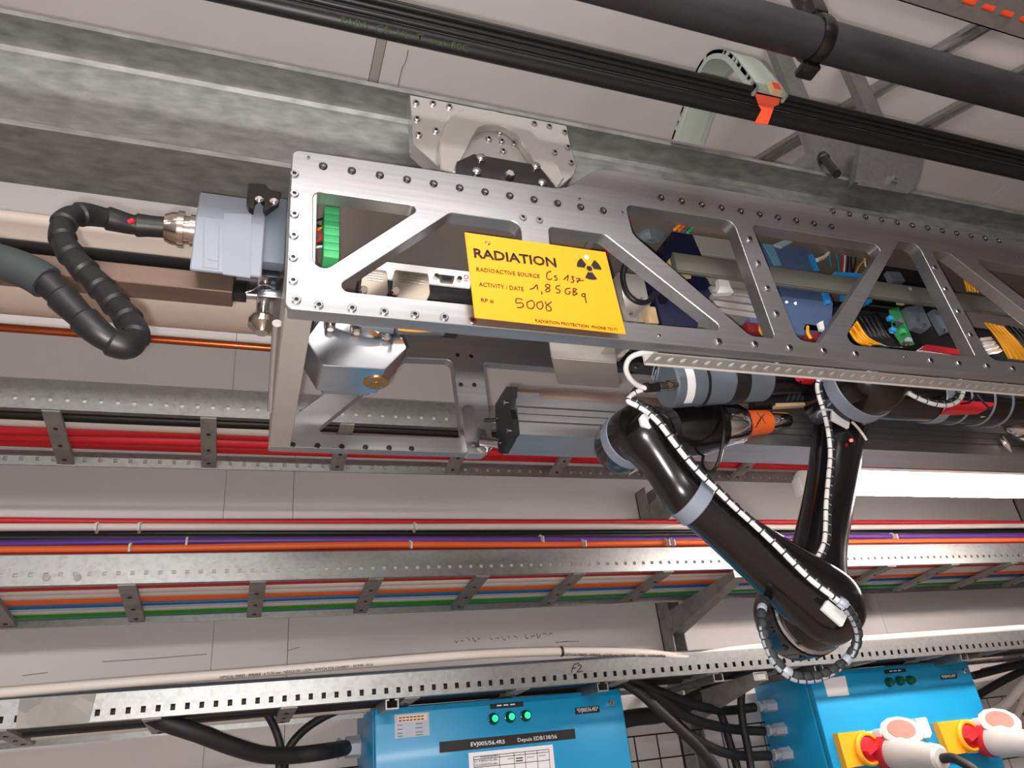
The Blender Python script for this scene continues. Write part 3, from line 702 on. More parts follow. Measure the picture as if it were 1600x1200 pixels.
# far side plate
fo = fillet([Vector(p) for p in [(.027, .447), (.380, .447), (.376, .62)]] + [Vector((2.3, .617)), Vector((2.3, topz2)), Vector((.5, topz2)), Vector((.45, topz)), Vector((.027, topz))], [.004, .02, .006, 0, 0, 0, 0, .01])
fh = [fillet(xz([(487, 678), (723, 685), (707, 562), (634, 559)], FY), [.008, .012, .012, .01]), fillet(xz([(452, 655), (590, 553), (455, 540)], FY), [.004, .01, .005])]
fp = plate('side_plate', fo, fh, FY, FY + .02, 'alu', ch, bevel=.0008)
screws([(457, 695), (496, 696.5), (534, 698), (571, 699), (608, 700), (643, 701)], FY - .0004, fp, .0045, .001, 'darksteel')
screws([(715, 555), (736, 557), (720, 601), (741, 601.5)], FY - .0004, fp, .0040, .001, 'darksteel')
# end plate
ep = plate('end_plate', fillet([(PY + .001, ZB + .002), (FY + .019, .447), (FY + .019, topz - .002), (PY + .001, topz - .002)], .01), [fillet([(PY + .06, .56), (FY - .05, .56), (FY - .05, .65), (PY + .06, .65)], .012)], .0275, .058, 'alu_side', ch, 'YZ', bevel=.0008)
# top panels
box('top_panel', (.058, PY + PT, topz - .016), (.46, FY, topz - .004), 'sheet', ch, .001, 1)
box('top_panel', (.46, PY + PT, topz2 - .016), (2.3, FY, topz2 - .004), 'sheet', ch, .001, 1)
box('top_riser', (.458, PY + PT, topz - .016), (.470, FY, topz2 - .004), 'sheet', ch)
# knuckle bracket at the foot of the far post
kb = plate('knuckle', fillet(xz([(721, 640), (727, 633), (737, 634), (741, 642), (742, 668), (758, 672), (765, 690), (760, 709), (732, 709), (727, 690)], FY - .012), .005, 3), [], FY - .014, FY + .012, 'polish', ch, bevel=.001)
for q in ((740, 694), (759, 692)):
    c = at(*q, y=FY - .014); lathe('knuckle_bolt', c, c + Vector((0, -.004, 0)), [(0, .004), (1, .003)], 'steel', kb, 12)
cyl('hinge_rod', at(752, 689, y=FY - .02), at(781, 693, y=FY - .04), .008, 'polish', ch, 14)
# slotted strip under the near plate
zs = ZB - .004
sx0 = at(1021, 550, y=PY + .022).x
slots = []
for k in range(60):
    x = sx0 + .012 + k * .0196
    slots.append(fillet([(x - .0045, PY + .026), (x + .0045, PY + .026), (x + .0045, PY + .040), (x - .0045, PY + .040)], .0044, 3))
pst = plate('slotted_strip', [(sx0, PY + .0205), (2.25, PY + .0205), (2.25, PY + .048), (sx0, PY + .048)], slots, zs, zs + .0025, 'alu_side', ch, 'XY')
box('strip_edge', (sx0, PY + .046, zs - .001), (2.25, PY + .0495, zs + .014), 'white', pst)
# black support bracket at the back
bb = thing('cable_bracket', at(978, 560, y=.98), 'small black angle bracket screwed to the far rail left of the grey cylinder', 'bracket')
box('upright', at(962, 540, y=.97), at(971, 580, y=.99), 'black', bb, .001)
a = at(960, 560, y=1.055); b = at(1000, 577, y=1.05)
box('foot', (a.x, 1.02, b.z - .004), (b.x, 1.056, a.z - .004), 'black', bb, .002)
box('arm', (at(962, 540, y=.97).x, .80, at(962, 541, y=.97).z - .008), (at(971, 540, y=.97).x, .99, at(962, 541, y=.97).z + .004), 'black', bb, .001)
screws([(971, 570), (994, 573)], 1.0195, bb, .004, .002)
# small label plate and slot seen on the underside
a = at(694, 517, z=ZB + .03); 
box('cross_rail', (a.x, PY + PT, ZB + .024), (at(842, 527, z=ZB + .03).x, PY + PT + .014, ZB + .040), 'brown_bar', ch)
a = at(858, 534, y=.95); b = at(960, 558, y=.95)
fbx = hexa('cover_box', [Vector((at(858, 536, y=.9).x, .90, .545)), Vector((at(960, 548, y=.9).x, .90, .545)), Vector((at(960, 548, y=.9).x, .90, .60)), Vector((at(858, 536, y=.9).x, .90, .60))],
     [Vector((at(866, 550, y=.98).x, .985, .545)), Vector((at(962, 560, y=.98).x, .985, .545)), Vector((at(962, 560, y=.98).x, .985, .60)), Vector((at(866, 550, y=.98).x, .985, .60))], 'alu_side', ch, .002)

# ================================================================== TOW BAR AND HINGE
tb = thing('tow_bar', (-.6, .868, .574), 'brown square tow bar leading left from the wagon hinge', 'bar')
box('bar', (-3.0, .85, .574), (-.033, .886, .602), 'brown_bar', tb, .0012, 1)
box('bar_stub', (-.033, .858, .578), (-.016, .878, .596), 'darksteel', tb, .001)
cyl('bar_eye', (-.018, .868, .585), (.0, .868, .585), .006, 'steel', tb, 14)
hg2 = thing('tow_coupling', (.005, .86, .55), 'shiny machined hinge block with pull pin on the wagon end', 'hinge')
def hb_(name, pa, pb, Ya, Yb, m): 
    a = at(*pa, y=Ya); b = at(*pb, y=Ya); return box(name, (a.x, Ya, b.z), (b.x, Yb, a.z), m, hg2, .002)
hb_('upper_fork', (404, 416), (448, 435), .83, .885, 'polish')
hb_('lower_fork', (402, 449), (448, 467), .83, .885, 'polish')
box('hinge_back', (at(404, 440, y=.86).x + .012, .868, at(404, 466, y=.86).z), (.0275, .885, at(404, 416, y=.86).z), 'polish', hg2, .001)
pc = at(412, 470, y=.848); zt_ = at(412, 428, y=.848).z; zk = at(411, 498, y=.848).z; zk2 = at(411, 521, y=.848).z
cyl('pin', (pc.x, .848, zk), (pc.x, .848, zt_), .0075, 'chrome', hg2, 18)
lathe('pin_knob', (pc.x, .848, zk2), (pc.x, .848, zk + .002), [(0, .008), (.15, .010), (.45, .0175), (.8, .0175), (1, .014)], 'nickel', hg2, 22)
tube('spring_clip', [at(384, 457, y=.828), at(395, 453, y=.826), at(404, 447, y=.826), at(414, 444, y=.826), at(424, 448, y=.829)], .0012, 'steel', hg2, 6)
lathe('glint_rod', at(433, 505, y=.80), at(424, 640, y=1.0), [(0, .006), (1, .006)], 'chrome', hg2, 12)  # chrome rod standing in for the bright sheen along the end plate

# ================================================================== CONNECTOR HOOD AND ITS CABLE
hd = thing('connector_hood', (-.06, .80, .60), 'pale grey industrial connector hood with black locking lever on the wagon end', 'connector')
HY = .79
xa = at(301, 380, y=HY).x; xb = at(412, 380, y=HY).x
z0 = at(301, 424, y=HY).z; z1 = at(301, 337, y=HY).z; z2 = at(301, 296, y=HY + .012).z
plate('hood_body', fillet([(HY, z0), (HY + .075, z0 + .062), (HY + .075, z2), (HY + .014, z2), (HY, z1)], .003, 3), [], xa, xb, 'greyplastic', hd, 'YZ', bevel=.0015)
ax = at(349, 335, y=HY).x; bx = at(393, 335, y=HY).x
def slab(name, pa, pb, pc, pd, Y, d, m, parent):
    f = [at(*p, y=Y) for p in (pa, pb, pc, pd)]; return hexa(name, f, [v + Vector((0, d, 0)) for v in f], m, parent)
slab('raised_panel', (350, 333), (393, 335), (391, 434), (348, 428), HY - .0015, .002, 'greyplastic', hd)
for l in ([(319, 343), (317, 417), (341, 420), (342, 350)], [(324, 404), (340, 408)]):
    strokes('moulding_line', [pp([l[k], l[k + 1]], HY - .0005) for k in range(len(l) - 1)], .0007, 'ringgrey', hd)
lv = plate('locking_lever', xz([(388, 289), (414, 291), (420, 300), (438, 304), (436, 318), (415, 333), (411, 326), (413, 318), (405, 310), (399, 316), (396, 330), (389, 326), (385, 316)], HY - .004), [], HY - .007, HY + .004, 'darksteel', hd, bevel=.0008)
for q in ((405, 313), (428, 316)):
    c = at(*q, y=HY - .007); lathe('lever_pin', c, c + Vector((0, -.005, 0)), [(0, .0055), (.6, .0055), (1, .003)], 'chrome', hd, 14)
a = at(412, 318, y=HY + .01); b = at(446, 425, y=HY + .01)
box('base_housing', (xb - .001, HY + .008, at(446, 414, y=HY + .01).z), (.0275, HY + .026, a.z + .012), 'detgrey', hd, .002)
gc = at(278, 358, y=HY + .03)
gl = lathe('cable_gland', (xa - .038, gc.y, gc.z), (xa, gc.y, gc.z), [(0, .0125), (.02, .017), (.22, .0205), (.42, .0215), (.43, .0235), (.62, .0235), (.63, .018), (.80, .018), (.81, .0205), (1, .0205)], 'nickel', hd, 18)
path = [(256, 355, .82), (230, 353, .82), (207, 351, .82), (183, 345, .815), (158, 339, .81), (130, 335, .80), (108, 341, .79), (97, 357, .78), (101, 381, .77), (120, 409, .76), (152, 443, .75), (183, 478, .735), (205, 506, .72), (211, 526, .71), (200, 540, .70), (176, 534, .695), (148, 515, .69), (114, 482, .69), (78, 446, .69), (55, 430, .69), (20, 415, .69), (-40, 398, .70), (-120, 380, .72)]
P = catmull([at(a, b, y=c) for a, b, c in path], 10)
# resample evenly and give each convolution a small step
def resample(P, step):
    out = [P[0]]; acc = 0
    for i in range(1, len(P)):
        d = (P[i] - P[i - 1]).length
        while acc + d >= step:
            t = (step - acc) / d; q = P[i - 1].lerp(P[i], t); out.append(q); P[i - 1] = q; d = (P[i] - q).length; acc = 0
        acc += d
    return out
i_sl = next(i for i, q in enumerate(P) if (q - at(62, 433, y=.69)).length < .006)
mainP = resample(P[:i_sl + 1], .003); R = []
for i in range(len(mainP)): R.append(.0122 + (.0026 * ((i % 11) / 10)))
wcab = thing('wagon_cable', P[len(P) // 3], 'black spiral-wrapped cable looping from the grey connector hood', 'cable')
loft('spiral_sleeve', mainP, R, 'black', wcab, 22, smooth=32)
loft('end_sleeve', resample(P[i_sl - 2:], .01), .0172, 'charcoal', wcab, 16)
cyl('boot', at(258, 355.5, y=.82), at(212, 352, y=.82), .0135, 'black', wcab, 16)
c = at(201, 347, y=.806); lathe('exposed_wire', c, c + Vector((.006, -.003, .002)), [(0, .003), (1, .003)], 'redbright', wcab, 8)

# ================================================================== RADIATION CARD
rc = thing('radiation_card', (.33, .686, .456), 'yellow radiation warning card with black print and handwriting on the chassis', 'sign')
CY = .684
cxn = [(726, 363), (946, 394), (978, 522), (742, 496)]
f = [at(*p, y=CY) for p in cxn]
# slightly raked card
hexa('card', f, [v + Vector((0, .0012, 0)) for v in f], 'yellow', rc)
TY = CY - .0004
Zc = lambda l: [(700 + a / 5.333, 330 + b / 5.333) for a, b in l]
def ctext(s, pa, pb, h, m='ink', bold=0.0):
    textpx('print', s, Zc([pa])[0], Zc([pb])[0], h / 5.333, TY, m, rc, bold)
ctext('RADIATION', (218, 385), (905, 466), 73, bold=.022)
ctext('RADIOACTIVE SOURCE', (238, 500), (766, 560), 32)
ctext('ACTIVITY / DATE', (258, 625), (632, 668), 34)
ctext('RP #', (277, 757), (382, 768), 32)
ctext('RADIATION PROTECTION  PHONE 73171', (728, 924), (1412, 1000), 24)
hw_ = lambda lst: [[at(*q, y=TY) for q in Zc(l)] for l in lst]
strokes('handwriting', hw_([[(862, 500), (830, 510), (822, 545), (838, 570), (868, 562)], [(905, 535), (885, 545), (908, 558), (905, 574), (885, 572)], [(930, 568), (934, 570)],
                            [(965, 570), (990, 545), (1003, 535), (996, 580)], [(1025, 545), (1048, 545), (1035, 565), (1050, 575), (1040, 592), (1020, 588)], [(1065, 560), (1100, 562), (1085, 580), (1078, 598)], [(1070, 582), (1130, 575)]]), .0009, 'hand', rc)
strokes('handwriting', hw_([[(680, 650), (715, 640), (740, 612), (748, 655)], [(782, 668), (782, 695)],
                            [(850, 615), (825, 608), (812, 625), (840, 640), (850, 660), (825, 672), (815, 655), (845, 632), (850, 615)], [(935, 620), (905, 625), (903, 645), (930, 655), (928, 678), (900, 680)],
                            [(1020, 640), (985, 648), (978, 680), (1005, 690), (1020, 672), (1005, 668)], [(1045, 640), (1042, 700)], [(1045, 640), (1072, 650), (1050, 672), (1078, 685), (1045, 702)],
                            [(1138, 685), (1118, 690), (1118, 710), (1140, 708), (1142, 685), (1145, 730), (1154, 765)]]), .0009, 'hand', rc)
strokes('handwriting', hw_([[(622, 735), (572, 728), (570, 765), (610, 762), (630, 785), (610, 802), (575, 800)], [(690, 745), (660, 760), (665, 800), (700, 812), (722, 780), (705, 745), (690, 745)],
                            [(775, 752), (742, 768), (748, 805), (775, 815), (792, 785), (782, 755), (775, 752)], [(862, 755), (820, 790), (825, 825), (855, 828), (858, 805), (815, 768), (815, 752)]]), .0009, 'hand', rc)
ctr = at(*Zc([(1178, 478)])[0], y=TY); Rr = .0178
V = []; Fc = []
def sector(a0, a1, r0, r1, n=8):
    b = len(V)
    for k in range(n + 1):
        a = math.radians(a0 + (a1 - a0) * k / n)
        V.append(ctr + Vector((math.cos(a) * r0, 0, math.sin(a) * r0))); V.append(ctr + Vector((math.cos(a) * r1, 0, math.sin(a) * r1)))
    for k in range(n): Fc.append([b + 2 * k, b + 2 * k + 1, b + 2 * k + 3, b + 2 * k + 2])
for a in (30, 150, 270): sector(a - 29, a + 29, .0062, Rr)
sector(0, 360, 0.00005, .0042, 16)
poly('trefoil', [v + Vector((0, -.0003, 0)) for v in V], Fc, 'ink', rc)
for q, m in (((330, 265), 'brass'), ((1155, 383), 'white')):
    c = at(*Zc([q])[0], y=CY); lathe('eyelet', c + Vector((0, .001, 0)), c + Vector((0, -.0012, 0)), [(0, .0035), (.5, .0035), (1, .0022)], m, rc, 14)

# ================================================================== HEXAGONAL SENSOR BOX
hx = thing('hexagon_housing', (.12, .86, .447), 'polished hexagonal aluminium housing with a brass disc underneath', 'housing')
hv = [(479, 530), (505, 495), (621, 511), (635, 543), (601, 577), (504, 571)]
fr2 = [at(*q, y=.80) for q in hv]
hexa('housing_body', fr2, [v + Vector((0, .068, 0)) for v in fr2], 'polish', hx, .0008)
bk2 = [v + Vector((0, .068, 0)) for v in fr2]; cc = sum(bk2, Vector()) / 6
hexa('rear_flange', [cc + (v - cc) * .8 for v in bk2], [cc + (v - cc) * .8 + Vector((0, .02, 0)) for v in bk2], 'alu', hx)
bz = min(v.z for v in fr2)
c = at(588, 598, z=bz); bd = cyl('brass_disc', (c.x, c.y, bz - .0012), (c.x, c.y, bz + .003), .0168, 'brass', hx, 28, .0006)
for k in range(4):
    a = math.pi / 4 + k * math.pi / 2; cyl('disc_screw', (c.x + 0.0118 * math.cos(a), c.y + 0.0118 * math.sin(a), bz - .002), (c.x + 0.0118 * math.cos(a), c.y + 0.0118 * math.sin(a), bz), .0022, 'nickel', bd, 10)
cyl('disc_screw', (c.x, c.y, bz - .002), (c.x, c.y, bz), .004, 'brass', bd, 12)
for q in ((516, 507), (557, 513), (604, 521)):
    c = at(*q, y=.795); lathe('chrome_stud', c + Vector((0, -.002, -.009)), c + Vector((0, .0, .012)), [(0, .004), (.1, .0062), (.5, .0062), (.55, .0075), (1, .0075)], 'chrome', hx, 14)
for q in ((478, 541), (473, 535), (622, 553), (631, 546)):
    c = at(*q, y=.82); cyl('side_screw', c, c + Vector((.004 if q[0] < 550 else -.004, 0, .003)), .004, 'steel', hx, 10)
tag(tube('grey_lead', [at(520, 494, y=.785), at(560, 503, y=.78), at(600, 513, y=.785), at(630, 517, y=.80), at(690, 520, y=.86)], .0055, 'detgrey', None, 12), 'grey lead lying across the hexagonal housing', 'cable')
tag(tube('yellow_lead', [at(580, 500, y=.79), at(600, 507, y=.785), at(630, 513, y=.785), at(660, 515, y=.79), at(700, 512, y=.80)], .0038, 'wireyellow', None, 10), 'yellow lead above the hexagonal housing', 'cable')
lt = at(617, 517, y=.783); o = lathe('cable_tie', lt + Vector((-.001, 0, 0)), lt + Vector((.002, 0, 0)), [(0, .009), (1, .009)], 'black', None, 12); tag(o, 'black cable tie around the grey and yellow leads', 'cable tie')

# ================================================================== LINEAR ACTUATOR UNDER THE FAR PLATE
la = thing('linear_actuator', (.9, .99, .435), 'long aluminium linear actuator profile with black end cap below the far plate', 'actuator')
prof = [(.95, .435), (1.031, .435), (1.031, .505), (.962, .505), (.962, .498), (.95, .498), (.95, .4835), (.955, .4835), (.955, .4805), (.95, .4805), (.95, .471), (.9535, .471), (.9535, .469), (.95, .469), (.95, .4585), (.955, .4585), (.955, .4555), (.95, .4555)]
plate('profile', prof, [], .386, 2.6, 'alu', la, 'YZ')
ec = [at(a, b, x=.378) for a, b in [(791, 604), (800, 604), (799, 618), (797, 640), (801, 655), (803, 678), (785, 709), (779, 707), (777, 690), (774, 655), (774, 631)]]
V = [v for v in ec]; 
hexa('end_cap', ec, [v + Vector((.0095, 0, 0)) for v in ec], 'black', la)
for q in ((791, 629), (776, 654), (796, 673), (781, 692)):
    c = at(*q, x=.378); cyl('cap_screw', c, c + Vector((-.003, 0, 0)), .0038, 'steel', la, 12)
box('cover_strip', (.392, .962, .505), (2.6, 1.02, .520), 'brown_bar', la, .001)
box('scraper', (.388, .958, .5), (.43, .966, .512), 'polish', la)
cyl('drive_shaft', at(757, 657, y=1.0), at(776, 656, y=.99), .003, 'black', la, 10)

# ================================================================== ROBOT ARM
ra = thing('robot_arm', (1.0, .88, .50), 'glossy black jointed robot arm with grey rings hanging below the chassis', 'robot arm')
def armloft(name, lst, m, segs=28, sub=5):
    P0 = [at(a, b, y=y) for a, b, y, r in lst]; R0 = [pxr(p, l[3]) for p, l in zip(P0, lst)]
    P = catmull(P0, sub); R1 = [q.x for q in catmull([Vector((r, 0, 0)) for r in R0], sub)]
    return loft(name, P, [max(r, .002) for r in R1], m, ra, segs, smooth=True)
armloft('forearm', [(985, 655, .855, 14), (990, 660, .855, 30), (1000, 670, .855, 45), (1013, 688, .853, 46), (1032, 716, .85, 37), (1050, 744, .85, 35), (1066, 768, .85, 36.5), (1081, 784, .85, 35), (1110, 806, .85, 36.5), (1150, 838, .85, 40), (1190, 869, .85, 45), (1230, 900, .85, 51), (1262, 925, .85, 57), (1290, 948, .85, 60), (1310, 965, .85, 52), (1326, 978, .85, 36), (1334, 985, .85, 8)], 'blackgloss')
# wrist: cap behind the dome, axis along the depth
wc = at(1001, 672, y=.86); wr = pxr(wc, 47)
lathe('wrist_cap', wc + Vector((0, -.01, 0)), wc + Vector((0, .085, 0)), [(0, wr * .9), (.3, wr), (.8, wr), (.93, wr * .9), (1, wr * .7)], 'blackgloss', ra, 36)
lathe('wrist_ring', wc + Vector((0, .022, 0)), wc + Vector((0, .043, 0)), [(0, wr * 1.005), (.05, wr * 1.025), (.95, wr * 1.025), (1, wr * 1.005)], 'ringgrey', ra, 40)
pa = at(1072, 776, y=.85); pb = at(1092, 792, y=.85)
lathe('forearm_ring', pa, pb, [(0, pxr(pa, 36.5)), (.05, pxr(pa, 37.5)), (.95, pxr(pb, 38)), (1, pxr(pb, 37))], 'ringgrey', ra, 40)
ec_ = at(1287, 950, y=.85); er = pxr(ec_, 63)
lathe('elbow_housing', ec_ + Vector((0, -.01, 0)), ec_ + Vector((0, .090, 0)), [(0, er * .8), (.2, er * .93), (.45, er * .96), (.46, er * 1.06), (.85, er * 1.06), (.95, er * .98), (1, er * .8)], 'blackgloss', ra, 40)
lathe('elbow_ring', ec_ + Vector((0, .026, 0)), ec_ + Vector((0, .033, 0)), [(0, er * .98), (.1, er * 1.03), (.9, er * 1.03), (1, er * .98)], 'chrome', ra, 44)
for k in range(5):
    a = math.radians(170 + k * 28); q = ec_ + Vector((math.cos(a) * er * 1.06, .05, math.sin(a) * er * 1.06))
    cyl('housing_screw', q, q + Vector((math.cos(a), 0, math.sin(a))) * .0015, .0045, 'darksteel', ra, 10)
armloft('upper_arm', [(1322, 600, .93, 20), (1318, 620, .93, 38), (1315, 650, .925, 38.5), (1307, 700, .92, 38), (1300, 750, .92, 37.5), (1291, 800, .915, 38), (1281, 850, .91, 40), (1275, 895, .905, 46), (1275, 935, .905, 54), (1275, 960, .905, 54), (1275, 985, .905, 40), (1275, 1000, .905, 8)], 'blackgloss')
sc_ = at(1360, 592, y=.82); sr = pxr(sc_, 57)
lathe('shoulder_housing', sc_ + Vector((0, -.05, 0)), sc_ + Vector((0, .115, 0)), [(0, sr * .35), (.06, sr * .7), (.16, sr * .92), (.3, sr), (.8, sr), (.95, sr * .9), (1, sr * .6)], 'blackgloss', ra, 40)
lathe('shoulder_ring', sc_ + Vector((0, .015, 0)), sc_ + Vector((0, .042, 0)), [(0, sr), (.04, sr * 1.03), (.96, sr * 1.03), (1, sr)], 'ringgrey', ra, 44)
bc_ = at(1440, 620, y=.865)
br_ = .047
lathe('base_cylinder', Vector((sc_.x + .02, bc_.y, bc_.z)), Vector((1.42, bc_.y, bc_.z)), [(0, br_ * .8), (.05, br_), (.95, br_), (1, br_ * .8)], 'blackgloss', ra, 36)
for x, wd, k in ((at(1455, 640, y=.86).x, .022, 1.03), (at(1494, 645, y=.86).x, .005, 1.02), (at(1530, 648, y=.86).x, .005, 1.02), (at(1558, 650, y=.86).x, .005, 1.02)):
    lathe('base_ring', (x, bc_.y, bc_.z), (x + wd, bc_.y, bc_.z), [(0, br_), (.05, br_ * k), (.95, br_ * k), (1, br_)], 'ringgrey', ra, 40)
slab('label', (1535, 647), (1548, 645), (1546, 650), (1533, 652), .845, .002, 'white', ra)
lathe('indicator', at(1330, 688, y=.872), at(1330, 688, y=.869), [(0, .003), (1, .003)], 'reddot', ra, 10)
# cable-tie pads stuck on the arm
def pad(pts, Y, lab, m='white'):
    f = [at(*p, y=Y) for p in pts]; return hexa('tie_pad', f, [v + Vector((0, .006, 0)) for v in f], m, ra, .0008)
pad([(1000, 652), (1005, 646), (1016, 648), (1024, 660), (1022, 667), (1015, 670), (1003, 664)], .813, '')
pad([(1031, 672), (1054, 708), (1050, 709), (1025, 685)], .817, '')
pad([(1294, 937), (1325, 962), (1317, 979), (1285, 951)], .786, '')
pad([(1301, 926), (1313, 934), (1312, 944), (1299, 934)], .783, '')
pad([(1319, 945), (1333, 952), (1331, 963), (1318, 955)], .783, '')
pad([(1302, 634), (1330, 646), (1327, 669), (1300, 655)], .872, '')
pad([(1329, 651), (1335, 651), (1333, 660), (1328, 659)], .872, '')
tube('tie_strap', [at(1331, 659, y=.868), at(1340, 668, y=.868), at(1349, 680, y=.868), at(1354, 688, y=.868)], .0022, 'offwhite', ra, 6)
tube('tie_strap', [at(1277, 652, y=.90), at(1279, 645, y=.875), at(1288, 640, y=.862), at(1300, 641, y=.868)], .0018, 'paleblue', ra, 6)
tube('tie_strap', [at(1044, 684, y=.81), at(1052, 681, y=.80), at(1058, 677, y=.81)], .0014, 'black', ra, 6)
# wiring harness along the arm: white wire with dark bands and a black-wrapped companion
def harness(name, lst, label, rw=.0035, rb=.0046, off=(.0058, .003, .0048), loop=None):
    P = resample(catmull([at(a, b, y=c) for a, b, c in lst], 10), .0022)
    t = thing(name, P[len(P) // 2], label, 'cable', 'wiring on the robot arm')
    mi = [1 if (i % 9) == 8 else 0 for i in range(len(P) - 1)]
    loft('white_wire', P, [rw * (1.0 if i % 9 in (0, 8) else 1.06) for i in range(len(P))], ['white', 'charcoal'], t, 8, mi=mi)
    o = Vector(off); Q2 = [p + o + Vector((0, .002 * math.sin(i * .018), .002 * math.cos(i * .018))) for i, p in enumerate(P)]
    mi2 = [1 if (i % 8) == 7 else 0 for i in range(len(P) - 1)]
    loft('wrapped_wire', Q2, [rb * (1.1 if i % 8 in (1, 2, 3) else .88) for i in range(len(P))], ['blackrub', 'ringgrey'], t, 8, mi=mi2)
    if loop:
        P = resample(catmull([at(a, b, y=c) for a, b, c in loop], 10), .0022)
        loft('loop_sleeve', P, [.0062 * (1.08 if i % 6 in (1, 2, 3, 4) else .9) for i in range(len(P))], ['charcoal', 'labelgrey', 'black'], t, 10, mi=[(1 if (i // 6) % 7 < 1 else 0) if i % 6 != 5 else 2 for i in range(len(P) - 1)])
        loft('loop_wire', [p + Vector((-.005, -.002, -.005)) for p in P], .0026, ['labelgrey', 'charcoal'], t, 6, mi=[1 if i % 5 == 4 else 0 for i in range(len(P) - 1)])
    return t
harness('arm_wiring', [(1012, 606, .80), (992, 614, .815), (981, 626, .815), (996, 635, .812), (1012, 645, .806), (1030, 662, .80), (1050, 688, .798), (1072, 716, .802), (1095, 742, .806), (1120, 766, .808), (1150, 795, .806), (1180, 822, .803), (1212, 852, .797), (1240, 880, .79), (1268, 907, .785), (1298, 930, .778), (1320, 946, .776)],
        'black and white wiring along the forearm that loops around the elbow', loop=[(1310, 938, .777), (1322, 948, .776), (1336, 972, .79), (1340, 998, .80), (1328, 1025, .81), (1304, 1046, .815), (1272, 1058, .82), (1240, 1055, .825), (1214, 1034, .83), (1198, 1004, .835), (1190, 970, .84), (1192, 946, .85), (1202, 928, .88)])
harness('arm_wiring', [(1284, 582, .84), (1277, 600, .85), (1279, 618, .86), (1286, 640, .866), (1292, 664, .87), (1296, 690, .87), (1297, 715, .87), (1294, 750, .868), (1291, 785, .866), (1290, 820, .864), (1288, 846, .862), (1280, 866, .862), (1272, 876, .862)],
        'black and white wiring running straight down the upper arm', off=(.0068, 0, 0))
harness('arm_wiring', [(1388, 588, .80), (1400, 598, .80), (1416, 612, .80), (1438, 624, .80), (1462, 632, .80), (1484, 633, .80), (1500, 624, .80), (1505, 608, .80), (1500, 592, .80)],
        'white wire curving below the slotted strip beside the red block', off=(0, .003, .006))
# red block and parts at the arm's base
rb_ = thing('red_motor_block', at(1530, 620, y=.82), 'red block with cutaway end behind the arm base', 'block')
f = [at(*q, y=.825) for q in [(1490, 590), (1580, 596), (1577, 620), (1540, 641), (1484, 640)]]
hexa('block_body', f, [v + Vector((0, .03, 0)) for v in f], 'redbright', rb_, .001)
tube('black_wire', [at(1520, 600, y=.80), at(1524, 617, y=.80), at(1516, 628, y=.80), at(1502, 631, y=.80)], .0018, 'black', rb_, 6)
tube('black_wire', [at(1527, 616, y=.80), at(1538, 630, y=.80), at(1548, 640, y=.80)], .002, 'black', rb_, 6)
rr2 = thing('red_button_cap', at(1262, 590, y=.9), 'small red round cap beside the arm shoulder', 'cap')
a = at(1250, 588, y=.88); lathe('knob_body', a, at(1278, 592, y=.90), [(0, .010), (.15, .0125), (.8, .0125), (1, .009)], 'redbright', rr2, 18)
lathe('knob_tip', at(1251, 596, y=.875), at(1249, 597, y=.872), [(0, .002), (1, .0015)], 'chrome', rr2, 8)
cm = thing('chrome_motor', at(1600, 665, y=.92), 'shiny chrome fitting at the right edge beside the actuator', 'fitting')
a = at(1578, 655, y=.90); b = at(1640, 690, y=.92)
lathe('motor_body', a, b, [(0, .018), (.1, .024), (.25, .024), (.26, .028), (.4, .028), (.41, .022), (.6, .022), (.61, .03), (1, .03)], 'chrome', cm, 20)
lathe('chrome_finger', at(1563, 680, y=.94), at(1580, 706, y=.94), [(0, .003), (.2, .006), (.7, .006), (.8, .004), (1, .002)], 'chrome', cm, 10)
# tool held at the wrist: black sphere, chrome barrel, orange collar
tl = thing('wrist_tool', at(1100, 668, y=.92), 'black and chrome wrist tool with orange collar pointing right', 'tool')
a = at(1045, 672, y=.935); b = at(1235, 656, y=.935); L = (b - a).length
k = lambda px: (px - 1045) / 190
R_ = lambda r: pxr(a, r)
lathe('tool_housing', a, b, [(k(1045), R_(36)), (k(1055), R_(42)), (k(1075), R_(46)), (k(1100), R_(44)), (k(1114), R_(40)), (k(1116), R_(36))], 'blackgloss', tl, 36)
lathe('chrome_barrel', a, b, [(k(1114), R_(32)), (k(1118), R_(34)), (k(1148), R_(33)), (k(1157), R_(26)), (k(1160), R_(20))], 'chrome', tl, 32)
oc_ = lathe('orange_collar', a, b, [(k(1157), R_(19)), (k(1160), R_(22)), (k(1195), R_(20)), (k(1198), R_(16))], 'orange', tl, 28)
strokes('collar_mark', [pp([(1183, 645), (1189, 654), (1183, 662)], .905), pp([(1194, 647), (1188, 655), (1181, 668)], .905), pp([(1190, 650), (1196, 662)], .905)], .0008, 'ink', oc_)
lathe('chrome_tip', a, b, [(k(1196), R_(16)), (k(1200), R_(17)), (k(1226), R_(15)), (k(1230), R_(13)), (k(1231), R_(8))], 'chrome', tl, 24)
lathe('screw', at(1116, 644, y=.90), at(1116, 644, y=.895), [(0, .0035), (1, .0025)], 'steel', tl, 10)
tag(tube('loop_cable', [at(1120, 628, y=.91), at(1128, 640, y=.89), at(1131, 665, y=.885), at(1128, 700, y=.89), at(1120, 728, y=.90), at(1108, 738, y=.92), at(1098, 725, y=.94), at(1102, 700, y=.96)], .0030, 'black', None, 8), 'thin black cable looping around the chrome barrel', 'cable')

